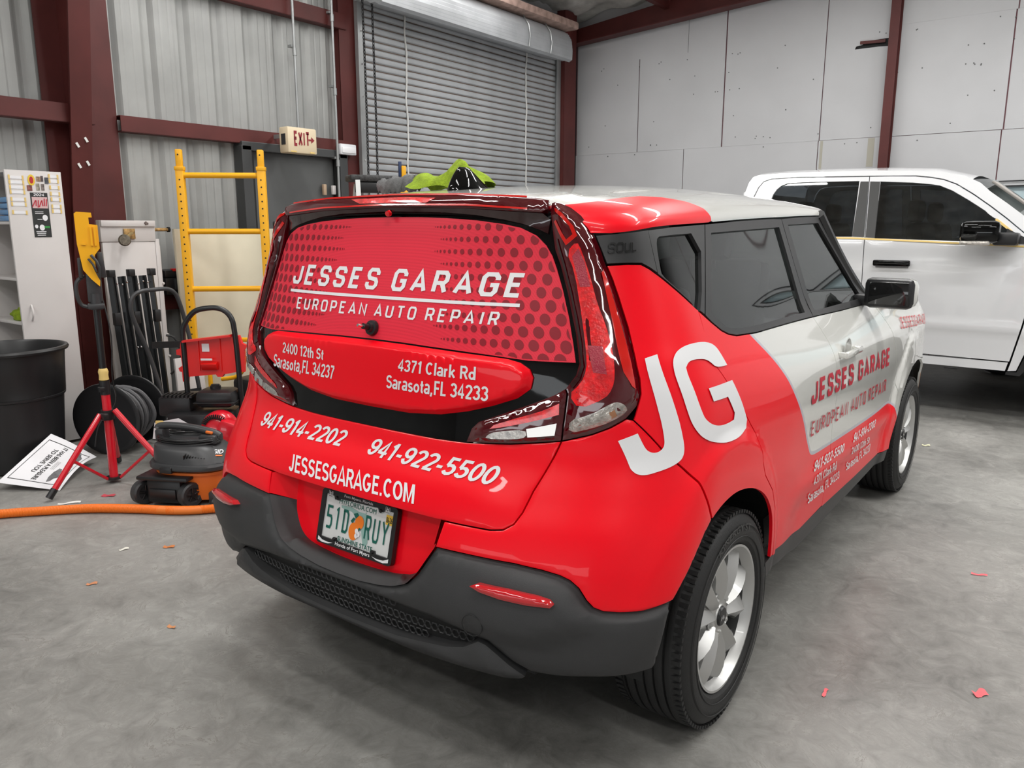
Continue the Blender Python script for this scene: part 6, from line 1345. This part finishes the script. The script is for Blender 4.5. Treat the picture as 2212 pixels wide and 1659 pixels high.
# scaffold frame
SF = thing('scaffold_frame', (-3.83, 2.3, 0), 'yellow steel scaffold end frame with pierced square posts', 'scaffold')
pa, pb = V((-4.05, 2.10, 0)), V((-3.60, 2.50, 0)); dv = (pb - pa).normalized(); rz_ = math.atan2(dv.y, dv.x); RZ = Matrix.Rotation(rz_, 4, 'Z')
for nm, p in (('l', pa), ('r', pb)):
    po_ = link('post', Geo().box((p.x, p.y, .98), (.058, .058, 1.84), rot=RZ, bev=.004), M_YEL, SF)
    link('post_sleeve', Geo().box((p.x, p.y, 1.94), (.046, .046, .17), rot=RZ, bev=.008).box((p.x, p.y, 1.885), (.066, .066, .03), rot=RZ, bev=.004), M_YEL, po_)
    nn_ = V((dv.y, -dv.x, 0)); g = Geo()
    for k in range(30): z = .25 + k * .0535; c_ = p + nn_ * .0288 + V((0, 0, z)); g.cyl(c_, c_ + nn_ * .0015, .0062, 8)
    c_ = p + nn_ * .0288 + V((0, 0, 1.985)); g.cyl(c_ - nn_ * .004, c_ - nn_ * .003, .006, 8)
    link('post_holes', g, M_DARK, po_, smooth=False)
    link('foot_plate', Geo().box((p.x, p.y, .03), (.09, .09, .06), rot=RZ, bev=.005), M_YEL, po_)
for z in (.42, .975, 1.416, 1.835): link('rung', Geo().cyl(pa + V((0, 0, z)), pb + V((0, 0, z)), .0215, 14), M_YEL, SF)
# yellow tubular generator frame with orange tank
YG = thing('frame_generator', (-3.25, 2.0, 0), 'orange tank and yellow tube frame half hidden behind the pressure washer', 'generator')
link('tube_frame', Geo().tube(bez([(-3.70, 1.80, .05), (-3.70, 1.80, .50), (-3.66, 1.82, .60), (-3.5, 1.88, .63), (-3.1, 2.0, .64), (-2.96, 2.05, .60), (-2.92, 2.06, .48), (-2.92, 2.06, .05)], 5), .017, 10).tube([(-3.7, 1.8, .18), (-2.92, 2.06, .18)], .014, 8).tube(bez([(-3.38, 1.88, .60), (-3.36, 1.86, .45), (-3.42, 1.84, .37), (-3.55, 1.8, .34)], 5), .016, 10), M_YEL, YG)
link('orange_tank', Geo().box((-3.15, 2.05, .46), (.42, .28, .22), rot=(0, 0, .3), bev=.04), M_ORANGE, YG)
link('black_engine', Geo().box((-3.25, 2.0, .22), (.46, .28, .28), rot=(0, 0, .3), bev=.03), M_BLK, YG)
link('black_cover', blob((-3.02, 2.0, .58), (.13, .10, .05), 11), M_GREYP, YG)
YG.location.y += .18; YG.location.x += .04
# pressure washer
WA = thing('pressure_washer', (-2.72, 1.42, 0), 'pressure washer with black loop handle, red tray and red engine cover', 'pressure washer')
wc_ = V((-2.74, 1.42, 0)); wx = V((.80, .60, 0)).normalized(); wy = V((-wx.y, wx.x, 0)); WT = Matrix(((wx.x, wy.x, 0, wc_.x), (wx.y, wy.y, 0, wc_.y), (0, 0, 1, 0), (0, 0, 0, 1)))
def WG(g): g.v = [tuple(WT @ V(p)) for p in g.v]; return g
link('loop_handle', WG(Geo().tube(bez([(-.165, 0, .10), (-.165, 0, .60), (-.165, 0, .80), (-.150, 0, .86), (-.10, 0, .925), (-.05, 0, .952), (.04, 0, .962), (.10, 0, .945), (.14, 0, .90), (.155, 0, .82), (.165, 0, .60), (.170, 0, .10)], 6), .0165, 12)), M_BLKM, WA)
tr = [(-.19, .50), (-.16, .49), (-.155, .53), (.02, .545), (.03, .53), (.06, .53), (.07, .545), (.15, .56), (.20, .56), (.205, .70), (.215, .705), (.215, .73), (.195, .74), (.18, .79), (.13, .79), (-.14, .755), (-.185, .75), (-.19, .71), (-.215, .70), (-.215, .67), (-.19, .665), (-.185, .60), (-.21, .585), (-.205, .565), (-.19, .56)]
link('red_tray', WG(Geo().prism(tr, .03, Matrix(((1, 0, 0, 0), (0, 0, 1, .0), (0, 1, 0, 0), (0, 0, 0, 1))))), M_REDP, WA, angle=50)
link('tray_lip', WG(Geo().box((-.01, -.02, .775), (.30, .05, .012), rot=(0, -.12, 0)).box((-.01, -.012, .60), (.10, .03, .05), rot=(.5, 0, 0), bev=.006).box((-.075, -.004, .67), (.006, .01, .2)).box((.06, -.004, .67), (.006, .01, .2))), M_REDP, WA)
link('white_sticker', WG(Geo().box((-.03, -.003, .715), (.045, .004, .05)).box((-.02, -.03, .645), (.07, .004, .012))), M_PAPER, WA, smooth=False)
link('engine_block', WG(Geo().box((-.05, -.04, .20), (.38, .26, .26), bev=.02).box((-.21, .0, .36), (.20, .22, .12), bev=.015)), M_BLK, WA)
g = Geo()
for k in range(8): g.box((-.28 + k * .025, -.06, .425), (.012, .10, .016))
link('muffler_guard', WG(g), M_BLK, WA)
link('fuel_tank', WG(Geo().box((.035, -.02, .405), (.24, .19, .11), bev=.04)), M_BLK, WA)
link('fuel_cap', WG(Geo().cyl((.02, -.02, .455), (.02, -.02, .478), .032, 20).box((.02, -.02, .482), (.05, .02, .014), bev=.004)), M_BLK, WA)
link('tank_seam', WG(Geo().box((.035, -.02, .385), (.25, .20, .008), bev=.003)), M_BLK, WA)
RC = link('recoil_cover', WG(Geo().lathe([(.0, .05), (.05, .05), (.085, .035), (.105, 0), (.11, -.05)], (.08, -.185, .245), (0, -1, .15), 32)), M_TRED, WA)
g = Geo()
for k in range(16): a = math.pi * (.15 + .7 * k / 15); g.box((.08 + .078 * math.cos(a), -.228, .25 + .078 * math.sin(a)), (.006, .012, .028), rot=(0, -a + math.pi / 2, 0))
link('cooling_slots', WG(g), M_DARK, RC, smooth=False)
link('red_shroud', WG(Geo().box((.20, -.20, .20), (.24, .14, .18), rot=(0, .35, 0), bev=.035)), M_TRED, WA)
link('pump', WG(Geo().cyl((-.20, -.12, .22), (-.10, -.12, .22), .05, 16).cyl((-.26, -.10, .285), (-.20, -.10, .285), .012, 10)), M_STEEL, WA)
link('axle_frame', WG(Geo().tube([(-.18, .05, .10), (-.18, -.30, .04), (.18, -.30, .04), (.18, .05, .10)], .014, 8)), M_BLKM, WA)
for s in (-1, 1): link('wheel', WG(Geo().lathe([(0, .025), (.05, .02), (.10, .025), (.125, .02), (.13, 0), (.125, -.02), (.0, -.025)], (s * .23, .08, .13), (1, 0, 0), 32)), M_RUB, WA)
link('hang_tag', WG(Geo().add([(-.27, -.26, .30), (-.12, -.27, .33), (-.07, -.27, .30), (-.11, -.27, .19), (-.29, -.26, .20)], [(0, 1, 2, 3, 4)])), M_PAPER, WA, smooth=False, label='white hang tag with yellow foam')
link('foam_strip', WG(Geo().box((-.235, -.272, .255), (.045, .012, .12), bev=.004)), M_TAPE, WA)
link('tag_print', WG(Geo().box((-.15, -.276, .30), (.09, .002, .006)).box((-.15, -.276, .285), (.08, .002, .004)).box((-.155, -.276, .27), (.08, .002, .004)).box((-.165, -.276, .24), (.05, .002, .02))), M_GINK, WA, smooth=False)
# shop vacuum
VA = thing('shop_vacuum', (-2.23, .90, 0), 'orange and black wet dry vacuum with coiled cord on top', 'vacuum cleaner')
vx = V((.89, .455, 0)).normalized(); vy = V((-vx.y, vx.x, 0)); VT = Matrix(((vx.x, vy.x, 0, -2.20), (vx.y, vy.y, 0, .92), (0, 0, 1, 0), (0, 0, 0, 1)))
def VG(g): g.v = [tuple(VT @ V(p)) for p in g.v]; return g
def ell(rows, n=36, pw=.72):
    g = Geo(); vs = []
    for (cx, a, b, z, cy) in rows:
        for k in range(n):
            t = 2 * math.pi * k / n; c_, s_ = math.cos(t), math.sin(t); vs.append((cx + a * math.copysign(abs(c_) ** pw, c_), cy + b * math.copysign(abs(s_) ** pw, s_), z))
    m = len(rows); g.add(vs, [(i * n + k, i * n + (k + 1) % n, (i + 1) * n + (k + 1) % n, (i + 1) * n + k) for i in range(m - 1) for k in range(n)] + [tuple(range(n)), tuple((m - 1) * n + k for k in range(n))]); return g
link('orange_tank', VG(ell([(.04, .17, .13, .03, 0), (.04, .175, .14, .10, 0), (.03, .185, .15, .168, 0), (.03, .20, .165, .172, 0), (.03, .20, .165, .185, 0), (.03, .18, .15, .19, 0)])), M_ORANGE, VA)
link('wheel_carrier', VG(Geo().box((-.06, -.11, .085), (.20, .16, .13), bev=.02).box((-.055, -.12, .160), (.29, .18, .022), bev=.008).box((-.06, -.195, .075), (.15, .012, .055), bev=.004)), M_BLK, VA)
for s, x_ in ((-1, -.195), (1, .075)):
    w = link('wheel', VG(Geo().lathe([(0, .012), (.035, .012), (.040, .02), (.058, .022), (.066, .016), (.066, -.022), (0, -.022)], (x_, -.13, .066), (s, 0, 0), 36) if 0 else Geo().lathe([(0, .012), (.035, .012), (.040, .022), (.058, .024), (.066, .016), (.066, -.022), (0, -.022)], (x_, -.155, .068), (.9, -.43, 0), 36)), M_GREYP, VA)
    g = Geo(); axv = V((.9, -.43, 0)).normalized(); q1 = V((0, 0, 1)); q2 = axv.cross(q1)
    for k in range(5):
        a = 2 * math.pi * k / 5; dd = q1 * math.cos(a) + q2 * math.sin(a); g.tube([V((x_, -.155, .068)) + axv * .016 + dd * .008, V((x_, -.155, .068)) + axv * .018 + dd * .046], .005, 6)
    g.cyl(V((x_, -.155, .068)) + axv * .008, V((x_, -.155, .068)) + axv * .024, .012, 14)
    link('wheel_spokes', VG(g), M_BLK, w)
link('front_caster', VG(Geo().box((.205, -.11, .045), (.07, .09, .085), bev=.012).cyl((.20, -.15, .028), (.24, -.15, .028), .026, 16)), M_GREYP, VA)
link('lid_rim', VG(ell([(.03, .215, .18, .195, 0), (.03, .228, .19, .203, 0), (.03, .230, .192, .220, 0), (.03, .222, .185, .232, 0)])), M_GREYP, VA)
link('motor_head', VG(ell([(.03, .205, .172, .230, 0), (.02, .200, .165, .250, 0), (0, .178, .15, .292, 0), (-.015, .165, .13, .312, 0), (-.02, .13, .10, .322, 0)])), M_GREYP, VA)
link('lid_latch', VG(Geo().box((-.035, -.185, .205), (.07, .025, .035), bev=.006)), M_BLK, VA)
g = Geo()
for k in range(8): g.box((.055 + k * .014, -.148 + k * .004, .268 - k * .001), (.006, .03, .042 - k * .004), rot=(.35, .25, 0))
link('vent_slots', VG(g), M_DARK, VA, smooth=False)
link('vent_wedge', VG(Geo().add([(.03, -.150, .235), (.20, -.120, .235), (.205, -.08, .25), (.05, -.128, .305), (.03, -.10, .235), (.20, -.06, .235)], [(0, 1, 2, 3), (0, 3, 4), (1, 5, 2)])), M_GREYP, VA, smooth=False)
g = Geo()
for k in range(9):
    z = .325 + .006 * (k % 5) + .002 * math.sin(k * 2.1); a_ = .168 + .004 * (k % 3); g.tube([(-.005 + a_ * math.cos(t), (.098 + .003 * (k % 4)) * math.sin(t), z + .010 * math.cos(t + k) * .5) for t in np.linspace(0, 2 * math.pi, 33)[:-1]], .0042, 6, closed=True)
link('wound_cord', VG(g), M_BLK, VA)
hv = bez([(-.185, -.01, .375), (-.17, 0, .392), (-.08, 0, .396), (.04, 0, .386), (.14, 0, .366), (.175, 0, .350)], 5)
link('top_handle', VG(Geo().tube(hv, [.020] * len(hv), 10).box((-.165, 0, .345), (.05, .07, .07), bev=.012).box((.12, 0, .335), (.10, .09, .05), bev=.012)), M_GREYP, VA)
link('power_switch', VG(Geo().box((.125, -.012, .372), (.04, .03, .014), rot=(0, .15, 0), bev=.004)), M_ORANGE, VA)
sp_ = plane_surf(tuple(VT @ V((.06, -.165, .243))), tuple((VT.to_3x3() @ V((.13, .02, .0)))), tuple((VT.to_3x3() @ V((-.0, .045, .05)))))
lb = plane_surf(tuple(VT @ V((.125, -.125, .262))), tuple((VT.to_3x3() @ V((.09, .028, -.004)))), tuple((VT.to_3x3() @ V((-.006, .030, .030)))))
lg = Geo().add([VT @ V(p) for p in ((.115, -.150, .24), (.235, -.10, .232), (.225, -.03, .292), (.10, -.06, .318))], [(0, 1, 2, 3)]); link('badge_plate', lg, M_BLK, VA, smooth=False)
bs = plane_surf(tuple(VT @ V((.115, -.150, .24))), tuple(VT.to_3x3() @ V((.12, .05, -.008))), tuple(VT.to_3x3() @ V((-.014, .09, .075))))
decal('badge_lettering', bf('RIDGID') if 0 else font_geo('RIDGID', .03), [(.15, .72), (.92, .72), (.92, .48), (.15, .48)], M_PAPER, VA, lambda u, z: .004 + 0 * u, *bs, sub=False)
decal('badge_underline', (np.array([(0., 0), (1, 0), (1, 1), (0, 1)]), [(0, 1, 2, 3)]), [(.20, .42), (.92, .42), (.92, .36), (.20, .36)], M_ORANGE, VA, lambda u, z: .004 + 0 * u, *bs, sub=False)
# orange ribbed hose
hpath = bez([(-3.1, -.55, .024), (-2.741, .036, .024), (-2.687, .141, .024), (-2.548, .302, .024), (-2.392, .46, .024), (-2.193, .599, .024), (-2.06, .675, .024), (-1.96, .75, .024), (-1.88, .84, .024), (-1.80, .92, .024), (-1.70, .98, .024)], 44)
# resample evenly and rib it
hpA = resamp([tuple(p) for p in hpath], 620); g = Geo()
g.tube([tuple(p) for p in hpA], [.0235 if i % 2 else .0205 for i in range(len(hpA))], 14)
link('vacuum_hose', g, mat('orange_hose', (.84, .20, .02), .45), label='long orange corrugated vacuum hose across the floor', cat='hose', angle=80)
# scraps of vinyl and tape on the floor
SCR = [((-2.633, .452), .11, .018, (.75, .74, .70), 'white paper strip near the tripod foot', .9), ((-2.583, .637), .07, .03, (.50, .06, .08), 'faint red smear of film under the tripod', .4), ((-1.794, .312), .04, .012, (.7, .68, .6), 'pale curl of backing paper left of the bumper', 1.1),
       ((-1.654, .449), .05, .018, (.55, .18, .05), 'small orange brown flake near the bumper corner', .5), ((1.381, 2.339), .06, .012, (.75, .12, .14), 'thin red vinyl sliver right of the front wheel', .2), ((1.495, 1.345), .045, .03, (.80, .12, .14), 'curled red vinyl scrap right of the rear wheel', .6),
       ((1.10, 1.06), .05, .010, (.80, .12, .14), 'thin red vinyl thread near the bottom edge', 1.5), ((.832, 4.441), .05, .02, (.75, .70, .45), 'pale yellow scrap near the pickup', .3), ((-.95, .05), .035, .012, (.6, .25, .10), 'orange brown flake before the bumper', .1), ((1.9, 2.6), .03, .02, (.1, .45, .42), 'tiny teal scrap at the right edge', .2),
       ((-1.55, .05), .04, .014, (.55, .22, .10), 'orange brown chip on the open floor left of the car', .8)]
for (x, y), a, b, col, lab, r in SCR:
    g = Geo(); n = 8; rnd = random.Random(lab); cs, sn = math.cos(r), math.sin(r)
    up = []; 
    for i in range(n + 1):
        t = i / n - .5; h = .003 + .006 * abs(math.sin(3 * t + r)); wv = b * (.35 + .2 * rnd.random())
        for s in (-1, 1): lx, ly = a * t, s * wv + .25 * b * math.sin(5 * t); up.append((x + lx * cs - ly * sn, y + lx * sn + ly * cs, h if s > 0 else h * .5))
    g.add(up, [(2 * i, 2 * i + 2, 2 * i + 3, 2 * i + 1) for i in range(n)]); link('vinyl_scrap' if 'vinyl' in lab else 'scrap', g, mat('scrap_%d' % int(abs(x * y) * 1000), col, .6), label=lab, cat='scrap', base=(x, y, 0))
# towels over the roof and ladder beyond
def cloth_tube(pts, rs, nm, m, lab, seg=20, ph=0, cat='towel', group=None):
    P = bez(pts, 6); R_ = np.interp(np.linspace(0, 1, len(P)), np.linspace(0, 1, len(rs)), rs); g = Geo(); g.tube(P, list(R_), seg)
    g.v = [tuple(V(v) + V((0, 0, .006 * math.sin(i * 1.7 + ph) + .004 * math.sin(i * .37)))) for i, v in enumerate(g.v)]
    return link(nm, g, m, label=lab, cat=cat)
cloth_tube([(-.60, .84, 1.598), (-.54, .845, 1.603), (-.47, .85, 1.607), (-.41, .85, 1.610)], [.022, .026, .026, .027], 'rolled_towel', M_GTOW, 'grey rolled microfibre towel on the car roof')
LT = thing('draped_towel', (-.12, .80, 1.58), 'lime green microfibre towel heaped over the roof behind the fin', 'towel')
g = Geo()
def tw(a, b):
    x = -.415 + .33 * a; hgt = float(np.interp(x, [-.415, -.38, -.34, -.29, -.25, -.22, -.18, -.14, -.085], [.045, .050, .040, .048, .070, .092, .085, .05, .01]))
    s = b * 2 - 1; w = .06 + .015 * math.sin(9 * a)
    return (x + .012 * math.sin(7 * s + 5 * a), .85 + s * w, 1.588 + hgt * (1 - abs(s) ** 2.2) + .006 * math.sin(14 * a + 4 * s))
g.grid(tw, 40, 24); link('towel_cloth', g, M_LIME, LT)
link('towel_fold', Geo().tube([(-.165 + .014 * math.cos(t), .785, 1.612 + .020 * math.sin(t)) for t in np.linspace(0, 2 * math.pi, 17)[:-1]], .009, 8, closed=True), M_LIME, LT)
link('towel_underside', Geo().tube([(-.165, .788, 1.600), (-.165, .79, 1.624)], .011, 8), M_GTOW, LT)
LD = thing('step_ladder', (-2.5, 2.75, 0), 'aluminium step ladder with paint spattered black top beyond the car', 'ladder')
lx = V((.42, .907, 0)).normalized(); lo_ = V((-2.45, 2.62, 0))
def LP(a, b, z): n_ = V((-lx.y, lx.x, 0)); p = lo_ + lx * a + n_ * b; return (p.x, p.y, z)
LR = Matrix.Rotation(math.atan2(lx.y, lx.x), 4, 'Z')
link('ladder_top', Geo().box(LP(.0, 0, 1.775), (.44, .14, .045), rot=LR, bev=.012), mat('spattered_black', (.03, .03, .03), .5, var=.9, vscale=60), LD)
link('top_pad', Geo().box(LP(0, -.02, 1.715), (.34, .08, .07), rot=LR, bev=.01), M_BLK, LD)
for s in (-1, 1): link('front_rail', Geo().tube([LP(s * .17, -.06, 1.76), LP(s * .24, -.42, .02)], .022, 4), M_ALLOY, LD, smooth=False); link('rear_rail', Geo().tube([LP(s * .15, .05, 1.74), LP(s * .22, .50, .02)], .014, 8), M_ALLOY, LD)
for k in range(5): z = .30 + .29 * k; t = 1 - z / 1.76; link('ladder_step', Geo().box(LP(0, -.06 - .36 * t, z), (.36 + .12 * t, .09, .022), rot=LR, bev=.004), M_ALLOY, LD)
LV_ = thing('yellow_level', (-1.95, 2.3, 0), 'yellow upright bar with a blue tip beside the ladder top', 'tool')
link('yellow_bar', Geo().box((-1.84, 2.24, .86), (.045, .03, 1.70), rot=LR, bev=.004).box((-1.84, 2.24, 1.765), (.028, .02, .10), rot=LR, bev=.004), M_YEL, LV_)
link('blue_tip', Geo().box((-1.855, 2.225, 1.795), (.018, .018, .09), rot=LR, bev=.003), mat('navy_blue', (.02, .04, .11), .5), LV_)
# red pipe end seen left of the car roof
CP = thing('clamp_bar', (-4.0, 2.95, 1.3), 'short red capped bar sticking out behind the scaffold frame', 'tool')
link('red_sleeve', Geo().cyl((-4.03, 2.98, 1.485), (-3.98, 3.16, 1.49), .020, 14), M_REDP, CP)
link('black_neck', Geo().cyl((-4.05, 2.92, 1.482), (-4.03, 2.98, 1.485), .014, 12).box((-4.05, 2.94, .74), (.03, .03, 1.48)).box((-4.05, 2.94, .01), (.2, .2, .02)), M_BLK, CP)
